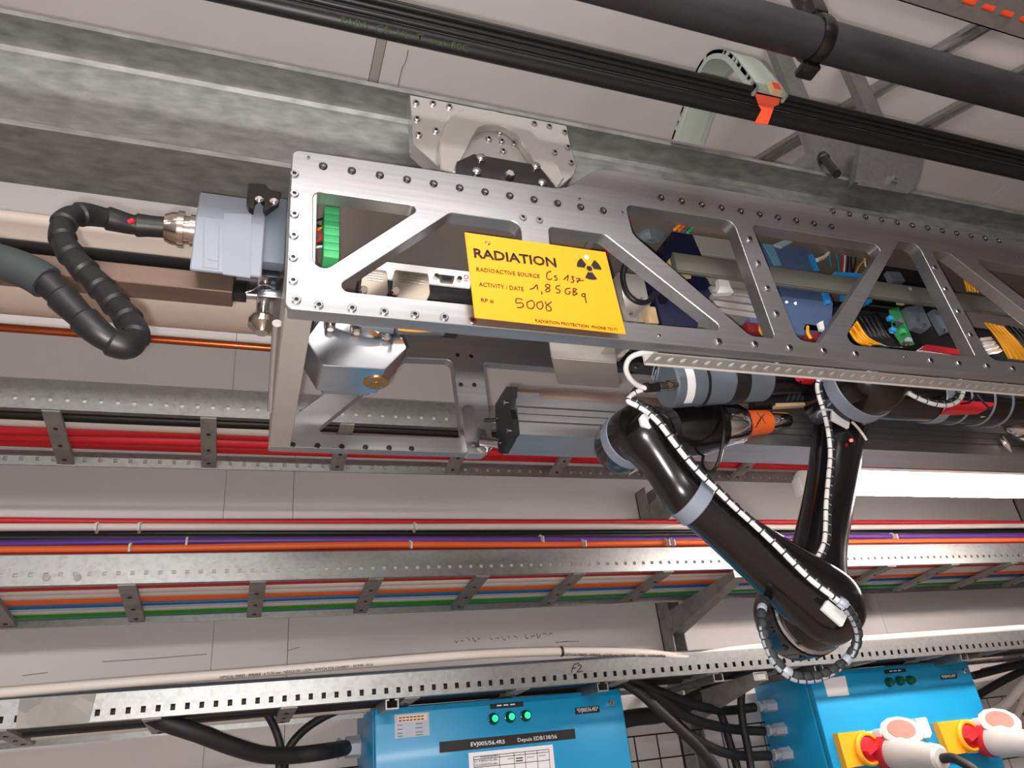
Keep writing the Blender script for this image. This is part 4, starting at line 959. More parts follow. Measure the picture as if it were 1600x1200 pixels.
# ================================================================== GREY DETECTOR CYLINDER
dt = thing('detector_cylinder', at(1110, 598, y=.85), 'blue-grey cylinder with black straps and white label below the slotted strip', 'cylinder')
a = at(1040, 600, y=.845); b = at(1190, 590, y=.83); dr = .0375
lathe('body', a, b, [(0, dr * .93), (.02, dr), (.98, dr), (1, dr * .93)], 'detgrey', dt, 40)
def band(t0, t1, m, name, kk=1.02): lathe(name, a.lerp(b, t0), a.lerp(b, t1), [(0, dr), (.05, dr * kk), (.95, dr * kk), (1, dr)], m, dt, 40)
band(.30, .325, 'black', 'strap', 1.05); band(.58, .74, 'black', 'strap', 1.03)
# printed label strip around the left of the barrel
ax_ = (b - a).normalized(); u0 = Vector((0, -1, 0)); u0 = (u0 - u0.dot(ax_) * ax_).normalized(); v0 = ax_.cross(u0)
V = []; Fc = []
for i in range(13):
    an = math.radians(-40 + 120 * i / 12); dd = u0 * math.cos(an) - v0 * math.sin(an) if v0.z > 0 else u0 * math.cos(an) + v0 * math.sin(an)
    for t_ in (.09, .17): V.append(a.lerp(b, t_) + dd * dr * 1.004)
    for t_ in (.17, .09): V.append(a.lerp(b, t_) + dd * dr * 1.012)
for i in range(12):
    for q in range(4): Fc.append([i * 4 + q, i * 4 + (q + 1) % 4, i * 4 + 4 + (q + 1) % 4, i * 4 + 4 + q])
poly('label', V, Fc, 'paper', dt)
c = at(1036, 603, x=a.x); 
cn = lathe('coax_connector', at(1010, 607, y=.80), at(1056, 601, y=.82), [(0, .0058), (.36, .0058), (.37, .0072), (.42, .0072), (.43, .0065), (.66, .0065), (.67, .005), (.72, .005), (.73, .0078), (1, .0078)], 'nickel', dt, 14)
lathe('connector_boot', at(1009, 607, y=.7985), at(1029, 604.6, y=.808), [(0, .0062), (1, .0068)], 'black', dt, 14)
strokes('stencil', [pp([(1018, 592), (1023, 572), (1030, 570), (1026, 594)], .806), pp([(1021, 594), (1025, 578)], .806)], .0008, 'ringgrey', dt)
tag(tube('white_lead', [at(1011, 607, y=.80), at(998, 603, y=.80), at(985, 592, y=.79), at(978, 576, y=.78), at(984, 560, y=.77), at(1002, 552, y=.76), at(1026, 553, y=.76)], .0038, 'white', None, 10), 'white lead looping left from the grey cylinder to the slotted strip', 'cable')
box('spacer', a + Vector((.03, .0, .02)), a + Vector((.12, .03, .06)), 'black', dt)
# dark bundle of hoses right of the detector
for k, (q0, q1, lab) in enumerate([((1196, 590), (1300, 592), 'upper dark hose right of the grey cylinder'), ((1196, 606), (1300, 605), 'lower dark hose right of the grey cylinder')]):
    tag(tube('dark_hose', [at(*q0, y=.90), at((q0[0] + q1[0]) / 2, q0[1] - 1, y=.91), at(*q1, y=.92)], .010, 'black', None, 10), lab, 'hose', 'dark hoses')
wg = thing('gripper_finger', at(1230, 625, y=.93), 'ribbed black strip with tan edge between the cylinder and the upper arm', 'strip')
slab('strip_body', (1180, 618), (1282, 612), (1282, 628), (1180, 634), .92, .02, 'black', wg)
for i in range(7):
    x = 1228 + i * 8; slab('rib', (x, 627 - i * .4), (x + 3, 626.5 - i * .4), (x + 8, 615 - i * .3), (x + 5, 615.5 - i * .3), .918, .002, 'charcoal', wg)
slab('tan_edge', (1212, 630), (1280, 628), (1280, 632), (1213, 636), .919, .01, 'beige', wg)

# ================================================================== ELECTRONICS INSIDE THE CHASSIS
def pbox(name, pa, pb, Ya, Yb, m, parent=None, bevel=.0008):
    """box whose front face spans two picture points on the depth Ya"""
    a = at(*pa, y=Ya); b = at(*pb, y=Ya); return box(name, (a.x, Ya, b.z), (b.x, Yb, a.z), m, parent, bevel)
Z4 = lambda l: [(440 + a / 5.333, 230 + b / 5.333) for a, b in l]
Z7 = lambda l: [(960 + a / 5.333, 310 + b / 5.333) for a, b in l]
Z8 = lambda l: [(1240 + a / 4.444, 340 + b / 4.444) for a, b in l]
tg = thing('terminal_block', at(518, 360, y=.76), 'green plug-in terminal block in the first triangular cutout', 'terminal block')
a = at(507, 321, y=.755); b = at(530, 404, y=.755)
n = 7
for k in range(n):
    za = a.z + (b.z - a.z) * k / n; zb_ = a.z + (b.z - a.z) * (k + 1) / n
    box('terminal', (a.x, .755, zb_ + .0004), (b.x, .785, za - .0004), 'termgreen', tg, .0008)
box('rear_shell', (a.x + .006, .785, b.z), (b.x + .002, .80, a.z + .01), 'termgreen', tg)
for k, (q, m, lab) in enumerate([([(478, 372), (492, 362), (508, 352)], 'wireyellow', 'thin yellow wire'), ([(478, 350), (494, 345), (508, 340)], 'black', 'upper black wire'), ([(480, 345), (495, 352), (508, 357)], 'black', 'lower black wire'), ([(482, 352), (496, 362), (508, 372)], 'redbright', 'upper red wire'), ([(486, 385), (498, 376), (508, 371)], 'redbright', 'lower red wire'), ([(482, 378), (495, 380), (508, 380)], 'black', 'lowest black wire'), ([(484, 390), (497, 386), (508, 385)], 'white', 'white wire')]):
    tag(tube('terminal_wire', [at(*p, y=.775) for p in q], .0016, m, None, 6, 5), lab + ' entering the left side of the green terminal block', 'wire', 'wires of the green terminal block')
ds = thing('serial_interface', at(650, 430, y=.80), 'white panel carrying metal serial connectors behind the second cutout', 'interface')
PYd = .80
slab('panel', (560, 404), (738, 425), (734, 450), (556, 430), PYd, .003, 'white', ds)
pbox('panel_body', (560, 432), (740, 474), PYd + .004, .90, 'black', ds)
for pa, pb in (((564, 418), (607, 466)), ((613, 421), (672, 468))):
    q0, q1 = pa, pb; s_ = .104 * (q1[0] - q0[0])
    f = [at(*p, y=PYd - .022) for p in ((q0[0] + 4, q0[1]), (q1[0] - 3, q0[1] + s_), (q1[0], q1[1] - 16 + s_), (q1[0] - 8, q1[1] + s_), (q0[0] + 8, q1[1]), (q0[0], q1[1] - 18))]
    o = hexa('plug_shell', f, [v + Vector((0, .022, 0)) for v in f], 'dsub', ds, .0012)
    for k in range(4):
        y_ = q0[1] + 6 + k * 4; strokes('shell_rib', [pp([(q0[0] + 9, y_ + .8), (q1[0] - 9, y_ + s_ * .8)], PYd - .0225)], .0007, 'nickel', o)
    c = at(q0[0] + 3, q1[1] - 12, y=PYd - .02); lathe('thumb_screw', c, c + Vector((0, -.012, -.006)), [(0, .004), (.5, .004), (.55, .0055), (1, .0045)], 'nickel', o, 12)
f = [at(*p, y=PYd - .005) for p in ((686, 428), (711, 431), (708, 441), (689, 439))]
hexa('socket', f, [v + Vector((0, .006, 0)) for v in f], 'dsub', ds, .0006)
f = [at(*p, y=PYd - .0056) for p in ((690, 430), (707, 432), (705, 438), (692, 437))]; hexa('socket_opening', f, [v + Vector((0, .001, 0)) for v in f], 'black', ds)
for q in ((681, 434), (717, 438)):
    c = at(*q, y=PYd - .001); lathe('jack_post', c, c + Vector((0, -.006, 0)), [(0, .004), (1, .0035)], 'steel', ds, 6)
strokes('red_mark', [pp([(726, 430), (731, 431), (731, 435), (726, 435), (726, 430)], PYd - .001), pp([(725, 438), (731, 439)], PYd - .001)], .0006, 'redbright', ds)

wr_ = thing('white_reel', at(890, 432, y=.86), 'white round reel partly hidden behind the yellow card', 'reel')
c = at(893, 432, y=.83); lathe('reel_flange', c, c + Vector((0, .03, 0)), [(0, .055), (0, .066), (.1, .068), (.3, .068), (.31, .062), (.7, .062), (.71, .068), (1, .068)], 'white', wr_, 40)
tag(tube('red_strap', [at(995, 318, y=.80), at(985, 340, y=.80), at(950, 390, y=.80), at(935, 412, y=.80)], .006, 'redbright', None, 8), 'red strap running diagonally beside the white reel', 'strap')
tag(tube('black_loop', [at(983, 398, y=.775), at(976, 415, y=.77), at(973, 435, y=.77), at(980, 458, y=.77), at(995, 471, y=.77), at(1012, 472, y=.775), at(1022, 460, y=.785)], .0042, 'black', None, 10), 'black cable loop below the diagonal strut right of the card', 'cable')
pl = thing('clear_housing', at(985, 460, y=.82), 'smoky clear housing with metal pins right of the yellow card', 'housing')
pbox('housing_body', (966, 425), (1022, 505), .80, .92, 'glassy', pl)
pbox('pin_block', (1010, 478), (1030, 505), .785, .80, 'beige', pl)
for q in ((978, 418), (972, 440), (1000, 470), (985, 492)):
    c = at(*q, y=.80); lathe('pin', c, c + Vector((0, -.006, 0)), [(0, .003), (1, .002)], 'nickel', pl, 8)
cb = thing('crumpled_wrap', at(1018, 362, y=.82), 'crumpled translucent grey wrapping in the upper corner of the cutout', 'wrapping')
random.seed(3)
c = at(1017, 362, y=.82); V = []; Fc = []
for i in range(7):
    for j in range(9):
        th = math.pi * i / 6; ph = 2 * math.pi * j / 9; r = .022 * random.uniform(.75, 1.2)
        V.append(c + Vector((r * math.sin(th) * math.cos(ph) * 1.2, r * math.sin(th) * math.sin(ph) * .7, r * math.cos(th))))
for i in range(6):
    for j in range(9): Fc.append([i * 9 + j, i * 9 + (j + 1) % 9, i * 9 + 9 + (j + 1) % 9, i * 9 + 9 + j])
poly('film', V, Fc, 'detgrey', cb)
nv = thing('power_supply', at(1075, 430, y=.82), 'dark navy power supply box behind the first diagonal strut', 'power supply')
a = at(1045, 358, y=.80); b = at(1113, 470, y=.80)
hexa('case', [at(*q, y=.80) for q in Z7([(480, 275), (655, 300), (800, 640), (815, 790), (780, 835), (560, 700), (400, 520)])], [at(*q, y=.80) + Vector((0, .11, .0)) for q in Z7([(480, 275), (655, 300), (800, 640), (815, 790), (780, 835), (560, 700), (400, 520)])], 'navy', nv, .001)
hexa('lower_case', [at(*q, y=.82) for q in Z7([(300, 660), (420, 700), (720, 960), (690, 1080), (400, 1060)])], [at(*q, y=.82) + Vector((0, .1, 0)) for q in Z7([(300, 660), (420, 700), (720, 960), (690, 1080), (400, 1060)])], 'navy', nv, .001)
slab('sticker', *Z7([(430, 540), (500, 450), (520, 560), (500, 610)]), .799, .001, 'beige', nv)
slab('sticker', *Z7([(540, 620), (635, 620), (640, 665), (600, 670)]), .7985, .001, 'beige', nv)
hs = thing('motor_drive', at(1130, 420, y=.80), 'silver finned motor drive behind the rail in the second cutout', 'drive')
hexa('upper_body', [at(*q, y=.80) for q in Z7([(650, 300), (1000, 350), (1060, 500), (730, 460)])], [at(*q, y=.80) + Vector((0, .1, 0)) for q in Z7([(650, 300), (1000, 350), (1060, 500), (730, 460)])], 'alu_side', hs, .001)
for k in range(6):
    y0 = 610 + k * 60
    slab('fin', *Z7([(760 + k * 18, y0), (1115 + k * 12, y0 + 45), (1125 + k * 12, y0 + 88), (780 + k * 18, y0 + 42)]), .795 + .004 * (k % 2), .09, 'alu_side', hs)
o = hexa('white_clip', [at(*q, y=.785) for q in Z7([(870, 660), (945, 650), (975, 740), (1000, 780), (860, 785), (880, 740)])], [at(*q, y=.785) + Vector((0, .012, 0)) for q in Z7([(870, 660), (945, 650), (975, 740), (1000, 780), (860, 785), (880, 740)])], 'white', hs, .001)
for k, (q, m, lab) in enumerate([([(500, 260), (560, 210), (600, 170)], 'wireyellow', 'yellow wire at the top of the second cutout'), ([(540, 265), (600, 215), (640, 180)], 'orange', 'orange wire at the top of the second cutout'), ([(575, 270), (630, 225), (670, 190)], 'detgrey', 'grey wire at the top of the second cutout'), ([(610, 285), (660, 235), (710, 195)], 'wiregreen', 'green wire at the top of the second cutout')]):
    tag(tube('drive_wire', [at(*p, y=.79) for p in Z7(q)], .0028, m, None, 8, 4), lab, 'wire', 'coloured wires above the motor drive')
# rail that the modules clip to
dr_ = thing('mounting_rail', at(1300, 440, y=.765), 'long dull grey mounting rail crossing the cutouts inside the chassis', 'rail')
za = at(1055, 395, y=.765).z; zb_ = at(1057, 424, y=.765).z; xs_ = at(1052, 400, y=.765).x
plate('rail_web', [(.765, zb_), (.768, zb_), (.768, zb_ + .004), (.775, zb_ + .004), (.775, za - .004), (.768, za - .004), (.768, za), (.765, za), (.765, za - .006), (.7655, za - .006), (.7655, zb_ + .006), (.765, zb_ + .006)], [], xs_, 2.25, 'raildull', dr_, 'YZ')
box('rail_face', (xs_, .7632, zb_ + .002), (2.25, .765, za - .001), 'raildull', dr_)
lathe('slot', at(1421, 452, y=.763), at(1421, 452, y=.7625), [(0, .004), (1, .004)], 'black', dr_, 10)
# slate blue controller
sb = thing('controller_module', at(1235, 450, y=.80), 'slate blue controller module with pale blue clip in the third cutout', 'module')
q_ = [(1188, 380), (1258, 386), (1302, 470), (1300, 512), (1262, 524), (1210, 520)]
hexa('case', [at(*q, y=.79) for q in q_], [at(*q, y=.79) + Vector((0, .11, 0)) for q in q_], 'slate', sb, .001)
slab('clip', *Z7([(1245, 375), (1320, 385), (1395, 555), (1340, 555)]), .787, .003, 'clipblue', sb)
slab('nameplate', *Z7([(1395, 712), (1475, 722), (1478, 742), (1398, 732)]), .7885, .001, 'teal', sb)
slab('white_tab', *Z7([(1330, 380), (1495, 320), (1520, 345), (1400, 405)]), .785, .01, 'labelgrey', sb)
lathe('screw', at(1229, 472, y=.7895), at(1229, 472, y=.787), [(0, .003), (1, .002)], 'steel', sb, 8)
lathe('screw', at(1243, 474, y=.7895), at(1243, 474, y=.787), [(0, .003), (1, .002)], 'steel', sb, 8)
s2 = thing('slate_box', at(1185, 485, y=.80), 'lower slate blue box with brown plug beneath the motor drive', 'module')
pbox('case', (1163, 470), (1202, 515), .80, .9, 'slate', s2)
tube('plug_ring', [at(1188, 508, y=.775), at(1188, 516, y=.775), at(1193, 523, y=.775)], .0028, 'wireyellow', s2, 6)
pbox('plug', (1166, 503), (1196, 520), .782, .80, 'maroon', s2)
s3 = thing('sensor_plug', at(1268, 515, y=.79), 'brown plug with yellow ring at the bottom of the third cutout', 'plug')
pbox('plug_body', (1252, 505), (1284, 531), .79, .83, 'maroon', s3)
tube('yellow_ring', [at(1262, 510, y=.787), at(1262, 520, y=.785), at(1267, 529, y=.785)], .0026, 'wireyellow', s3, 6)
slab('white_tip', (1279, 504), (1286, 501), (1289, 516), (1282, 515), .785, .006, 'white', s3)
# blue duct with wires
bd_ = thing('wire_duct', at(1300, 405, y=.80), 'sky blue wire duct edge holding a row of small wires', 'duct')
slab('duct_wall', *Z8([(92, 255), (135, 250), (180, 365), (140, 370)]), .79, .02, 'sky', bd_)
slab('duct_lip', *Z8([(290, 375), (470, 385), (468, 412), (300, 402)]), .785, .02, 'sky', bd_)
slab('duct_clip', *Z8([(205, 510), (240, 505), (260, 590), (232, 600)]), .785, .01, 'sky', bd_)
slab('duct_clip', *Z8([(345, 525), (385, 525), (375, 560), (350, 558)]), .785, .01, 'sky', bd_)
slab('duct_clip', *Z8([(505, 560), (550, 555), (545, 585), (500, 605)]), .785, .01, 'sky', bd_)
slab('duct_floor', *Z8([(50, 110), (520, 185), (470, 400), (180, 370)]), .86, .004, 'charcoal', bd_)
for k, (q, m, lab) in enumerate([([(290, 170), (260, 215), (215, 270), (160, 295)], 'offwhite', 'thick cream wire curving in the third cutout'), ([(250, 225), (252, 290), (262, 345)], 'teal', 'first teal wire in the third cutout'), ([(280, 225), (308, 290), (315, 370)], 'teal', 'second teal wire in the third cutout'), ([(332, 185), (340, 280), (338, 375)], 'red', 'crimson wire in the third cutout'), ([(348, 190), (356, 280), (350, 378)], 'offwhite', 'thin cream wire in the third cutout'), ([(365, 190), (378, 290), (372, 380)], 'black', 'first black wire in the third cutout'), ([(412, 195), (398, 270), (402, 380)], 'black', 'second black wire in the third cutout'), ([(425, 215), (430, 300), (412, 385)], 'black', 'third black wire in the third cutout'), ([(500, 290), (460, 330), (430, 385)], 'wireyellow', 'yellow wire in the third cutout'), ([(480, 200), (488, 260), (500, 340)], 'offwhite', 'short cream wire at the right of the third cutout')]):
    tag(tube('duct_wire', [at(*p, y=.80) for p in Z8(q)], .0042 if k == 0 else .0016, m, None, 6, 5), lab, 'wire', 'small wires in the blue duct')
# fourth cutout: loom of wires, green board, black drives
def loom(n, q0, q1, bow, Y, m, r, lab, grp, spread0, spread1):
    for k in range(n):
        t = k / max(1, n - 1) - .5
        a = Vector((q0[0] + spread0[0] * t, q0[1] + spread0[1] * t)); b = Vector((q1[0] + spread1[0] * t, q1[1] + spread1[1] * t)); mm = (a + b) / 2 + Vector(bow)
        o = tube('loom_wire', [at(a.x, a.y, y=Y + .01 * (k % 2)), at(mm.x, mm.y, y=Y - .004), at(b.x, b.y, y=Y + .006 * ((k + 1) % 2))], r, m, None, 6, 5)
        tag(o, ['first', 'second', 'third', 'fourth', 'fifth', 'sixth', 'seventh', 'eighth', 'ninth', 'tenth'][k] + ' from left, ' + lab, 'wire', grp)
loom(5, (1333, 510), (1368, 541), (-4, 4), .785, 'wireyellow', .0022, 'yellow wire of the bundle in the tall triangular cutout', 'yellow loom in the tall cutout', (10, -14), (16, -2))
loom(10, (1352, 494), (1398, 541), (-4, 6), .80, 'black', .0022, 'black wire of the bundle beside the yellow loom in the tall cutout', 'black loom in the tall cutout', (34, -4), (26, 2))
pb_ = thing('circuit_board', at(1408, 515, y=.79), 'green circuit board with blue parts between wires and black drive', 'circuit board')
hexa('board', [at(*q, y=.79) for q in Z8([(660, 640), (730, 620), (840, 880), (760, 905), (690, 800)])], [at(*q, y=.793) for q in Z8([(660, 640), (730, 620), (840, 880), (760, 905), (690, 800)])], 'pcb', pb_)
for q, m in (((672, 700), 'sky'), ((690, 780), 'sky'), ((740, 720), 'detgrey'), ((760, 790), 'wiregreen'), ((800, 850), 'labelgrey'), ((780, 880), 'nickel'), ((715, 740), 'nickel')):
    c = at(*Z8([q])[0], y=.785); box('component', c - Vector((.005, .003, .004)), c + Vector((.005, .005, .004)), m, pb_, .0008)
bdv = thing('black_drive', at(1450, 510, y=.80), 'black drive unit with grey connector blocks in the tall triangular cutout', 'drive')
hexa('case', [at(*q, y=.80) for q in Z8([(740, 610), (1100, 590), (1240, 930), (900, 890)])], [at(*q, y=.80) + Vector((0, .1, 0)) for q in Z8([(740, 610), (1100, 590), (1240, 930), (900, 890)])], 'black', bdv, .001)
for l in ([(780, 620), (890, 600), (960, 750), (920, 785), (840, 760)], [(960, 640), (1040, 610), (1110, 780), (1050, 800)]):
    f = [at(*q, y=.787) for q in Z8(l)]; o = hexa('grey_block', f, [v + Vector((0, .013, 0)) for v in f], 'detgrey', bdv, .001)
for q in ((860, 715), (905, 750), (985, 640), (1060, 745), (1040, 785)):
    c = at(*Z8([q])[0], y=.786); cyl('block_screw', c, c + Vector((0, -.003, 0)), .0025, 'steel', bdv, 8)
slab('red_label', *Z8([(920, 880), (1185, 920), (1180, 960), (880, 915)]), .79, .002, 'red', bdv)
slab('silver_strip', *Z8([(800, 570), (1010, 595), (1010, 610), (800, 588)]), .79, .004, 'polish', bdv)
slab('fibreboard_tab', *Z8([(720, 570), (775, 572), (770, 605), (720, 600)]), .787, .003, 'beige', bdv)
ub = thing('upper_relay', at(1430, 425, y=.80), 'black relay with grey knob above the rail in the tall cutout', 'relay')
hexa('case', [at(*q, y=.81) for q in Z8([(640, 330), (900, 350), (950, 470), (610, 430)])], [at(*q, y=.81) + Vector((0, .08, 0)) for q in Z8([(640, 330), (900, 350), (950, 470), (610, 430)])], 'black', ub, .001)
f = [at(*q, y=.80) for q in Z8([(650, 370), (740, 375), (780, 440), (690, 440)])]; hexa('grey_knob', f, [v + Vector((0, .012, 0)) for v in f], 'detgrey', ub, .001)
# fifth cutout and right edge
loom(5, (1511, 426), (1520, 456), (0, 0), .79, 'wireyellow', .0019, 'yellow wire of the short bundle above the rail near the right edge', 'short yellow loom', (14, 4), (16, 2))
loom(9, (1552, 507), (1594, 562), (2, -2), .785, 'wireyellow', .002, 'yellow wire of the wide bundle at the right edge', 'right yellow loom', (26, 6), (34, 4))
loom(7, (1584, 512), (1618, 560), (2, -2), .79, 'black', .002, 'black wire of the wide bundle at the right edge', 'right black loom', (24, 6), (34, 4))
bp_ = thing('beige_panel', at(1550, 495, y=.81), 'beige grey panel below the rail near the right edge', 'panel')
slab('panel', (1508, 485), (1600, 498), (1600, 520), (1516, 509), .81, .003, 'alu_side', bp_)
wb2 = thing('white_plug_strip', at(1555, 535, y=.80), 'row of small white plugs beside the right yellow bundle', 'plugs')
for k in range(4):
    f = [at(*q, y=.80) for q in ((1532 + k * 5, 528 + k * 6), (1548 + k * 5, 526 + k * 6), (1552 + k * 5, 530 + k * 6), (1536 + k * 5, 532 + k * 6))]; hexa('plug', f, [v + Vector((0, .01, 0)) for v in f], 'white', wb2)
db = thing('dark_module', at(1560, 540, y=.83), 'dark module behind the white plugs at the right edge', 'module')
pbox('case', (1526, 515), (1640, 565), .83, .93, 'charcoal', db)
bl = thing('blue_cables', at(1585, 440, y=.82), 'pair of grey-blue leads in the last cutout at the right edge', 'leads')
for k in range(2): tube('lead', [at(1572 + k * 10, 422, y=.82), at(1580 + k * 10, 436, y=.82), at(1590 + k * 10, 450, y=.82)], .005, 'slate', bl, 8)
bw = thing('inner_black_box', at(1350, 440, y=.95), 'long black equipment box hidden deep inside the chassis', 'equipment box')
box('case', (.80, .93, .56), (1.9, 1.05, .745), 'charcoal', bw, .003)
box('lid_rim', (.80, .925, .735), (1.9, .93, .745), 'black', bw)

# ================================================================== BLUE CABINETS
CF = 1.75
def cabinet(xl, xr, label):
    t = thing('distribution_cabinet', ((xl + xr) / 2, CF + .12, -.40), label, 'cabinet', 'blue electrical cabinets')
    box('body', (xl, CF + .022, -.40), (xr, CF + .25, .128), 'cyan', t, .004)
    box('door', (xl + .002, CF, -.398), (xr - .002, CF + .020, .126), 'cyan', t, .003)
    return t
def on(px, py, Y=CF): return at(px, py, y=Y)
def quad(name, pts, m, parent, d=.0015, Y=CF): 
    f = [at(*p, y=Y - d) for p in pts]; return hexa(name, f, [v + Vector((0, d, 0)) for v in f], m, parent)
x1a = on(584, 1105).x; x1b = on(970, 1075).x; x2a = on(1261, 1048).x; x2b = on(1511, 1032).x
c1 = cabinet(x1a, x1b, 'blue electrical cabinet with lit green lamps and black EVJ005/56.4R5 label')
K1 = lambda l: [(540 + a / 3.478, 1050 + b / 3.478) for a, b in l]
quad('rating_plate', K1([(265, 232), (452, 218), (457, 345), (268, 362)]), 'labelgrey', c1)
quad('rating_header', K1([(280, 238), (442, 226), (444, 262), (282, 275)]), 'labelpeach', c1, .002)
TYc = CF - .0024
for i, (a, b) in enumerate([((290, 250), (430, 238)), ((290, 266), (430, 254))]):
    strokes('plate_print', [pp(K1([(a[0] + 20 * k, a[1] - 1.7 * k), (a[0] + 20 * k + 14, a[1] - 1.7 * k - 1)]), TYc) for k in range(7)], .0012, 'hand', c1)
for yy in (290, 312, 335, 350):
    strokes('plate_print', [pp(K1([(282, yy), (310, yy - 2)]), TYc + .0004), pp(K1([(380, yy - 8), (420, yy - 11)]), TYc + .0004)], .0009, 'detgrey', c1)
quad('small_label', K1([(785, 175), (964, 160), (967, 187), (786, 202)]), 'ink', c1)
strokes('label_print', [pp(K1([(822 + 36 * k, 183 - 3 * k), (848 + 36 * k, 181 - 3 * k)]), TYc + .0006) for k in range(3)], .0016, 'paper', c1)
quad('name_label', K1([(1248, 195), (1378, 182), (1382, 218), (1250, 231)]), 'ink', c1)
textpx('label_text', '*EVJ005/56.4R5*', *K1([(1258, 220), (1374, 208)]), 6, CF - .0018, 'paper', c1)
quad('strip_label', K1([(510, 380), (1245, 308), (1251, 361), (512, 440)]), 'ink', c1)
textpx('label_text', 'EVJ005/56.4R5', *K1([(680, 404), (866, 388)]), 6.2, CF - .0018, 'paper', c1, .015)
textpx('label_text', 'Depuis EDB138/56', *K1([(936, 380), (1148, 360)]), 6, CF - .0018, 'paper', c1)
quad('paper_sheet', K1([(668, 440), (1125, 394), (1150, 640), (682, 690)]), 'paper', c1, .001)
for s_, a, b in (('EVJ005/56.4R5', (735, 468), (828, 458)), ('Q1 EVJ005/1/56.4R5', (700, 492), (826, 480)), ('Q2 EVJ005/2/56.4R5', (702, 514), (826, 502))):
    textpx('sheet_text', s_, *K1([a, b]), 3.6, CF - .0012, 'ink', c1)
for a, b in (((695, 462), (1105, 420)), ((697, 476), (1107, 434)), ((700, 520), (1110, 478)), ((695, 462), (704, 600)), ((835, 448), (842, 580)), ((915, 440), (922, 570)), ((975, 434), (982, 560)), ((1040, 427), (1048, 550)), ((1105, 420), (1112, 545))):
    strokes('sheet_rule', [pp(K1([a, b]), CF - .0011)], .0007, 'ink', c1)
for a in ((925, 470), (925, 484), (985, 464), (1050, 456), (880, 472)):
    strokes('sheet_entry', [pp(K1([a, (a[0] + 38, a[1] - 4)]), CF - .0011)], .0014, 'ink' if a[0] == 925 else 'labelgrey', c1)
def lamp(q, parent, lit):
    c = on(*q); r = .0125
    b = lathe('lamp', c, c + Vector((0, -.018, 0)), [(0, r), (.3, r), (.32, r * .92), (.8, r * .85), (1, r * .6)], 'lampgreendark', parent, 20)
    if lit: lathe('lens', c + Vector((0, -.0175, 0)), c + Vector((0, -.0205, 0)), [(0, r * .62), (1, r * .4)], 'lampgreen', b, 16)
def lock(q, parent):
    c = on(*q); o = lathe('lock', c, c + Vector((0, -.008, 0)), [(0, .0085), (.7, .0085), (1, .007)], 'chrome', parent, 18)
    box('lock_slot', c + Vector((-.001, -.0088, -.004)), c + Vector((.001, -.0078, .004)), 'black', o)
for q in K1([(800, 255), (890, 245), (975, 238)]): lamp(q, c1, True)
lock(K1([(1440, 170)])[0], c1)
def gland(x, p, parent, m='labelgrey', r=.017):
    return lathe('cable_gland', (x - .055, p.y, p.z), (x, p.y, p.z), [(0, r * .72), (.05, r * .95), (.1, r * .95), (.3, r * .6), (.38, r * .6), (.39, r), (.9, r), (1, r * 1.15)], m, parent, 6 if m == 'labelgrey' else 14)
p = at(562, 1166, x=x1a); gland(x1a, p, c1, 'labelgrey', .024)
pts = [(236, 1118, 1.70), (262, 1130, 1.69), (310, 1146, 1.70), (360, 1165, 1.73), (410, 1179, 1.77), (460, 1180, 1.80), (510, 1174, 1.83)]
tag(tube('black_cable', [at(a, b, y=c) for a, b, c in pts] + [Vector((x1a - .03, p.y, p.z))], .017, 'blackrub', None, 14), 'thick black cable drooping from the lower tray into the first cabinet', 'cable', 'black cables of the cabinets')
tag(tube('black_cable', [at(a, b, y=1.80) for a, b in ((405, 1104), (420, 1120), (432, 1145), (438, 1170), (436, 1200), (430, 1260))], .008, 'blackrub', None, 10), 'slim black cable dropping from the lower tray left of the first cabinet', 'cable', 'black cables of the cabinets')
tag(tube('black_cable', [at(a, b, y=1.86) for a, b in ((540, 1106), (510, 1118), (476, 1140), (452, 1168), (444, 1200), (444, 1260))], .009, 'blackrub', None, 10), 'slim black cable curving down right of the other left of the first cabinet', 'cable', 'black cables of the cabinets')
# second cabinet
c2_ = cabinet(x2a, x2b, 'bright blue electrical cabinet with unlit lamps, yellow and red switches and white plugs')
K2 = lambda l: [(1160 + a / 3.636, 1020 + b / 3.636) for a, b in l]
quad('white_sheet', K2([(460, 150), (583, 130), (608, 240), (487, 250)]), 'paper', c2_)
quad('small_label', K2([(805, 98), (927, 88), (931, 108), (809, 120)]), 'ink', c2_)
strokes('label_print', [pp(K2([(835 + 24 * k, 105 - 2 * k), (852 + 24 * k, 103.5 - 2 * k)]), TYc + .0006) for k in range(3)], .0016, 'paper', c2_)
quad('name_label', K2([(1126, 126), (1219, 118), (1221, 144), (1130, 152)]), 'ink', c2_)
textpx('label_text', '*EVJ004/56.4R5*', *K2([(1134, 144), (1214, 137)]), 4, CF - .0018, 'paper', c2_)
for q in K2([(828, 168), (888, 160), (948, 156)]): lamp(q, c2_, False)
lock(K2([(1258, 105)])[0], c2_)
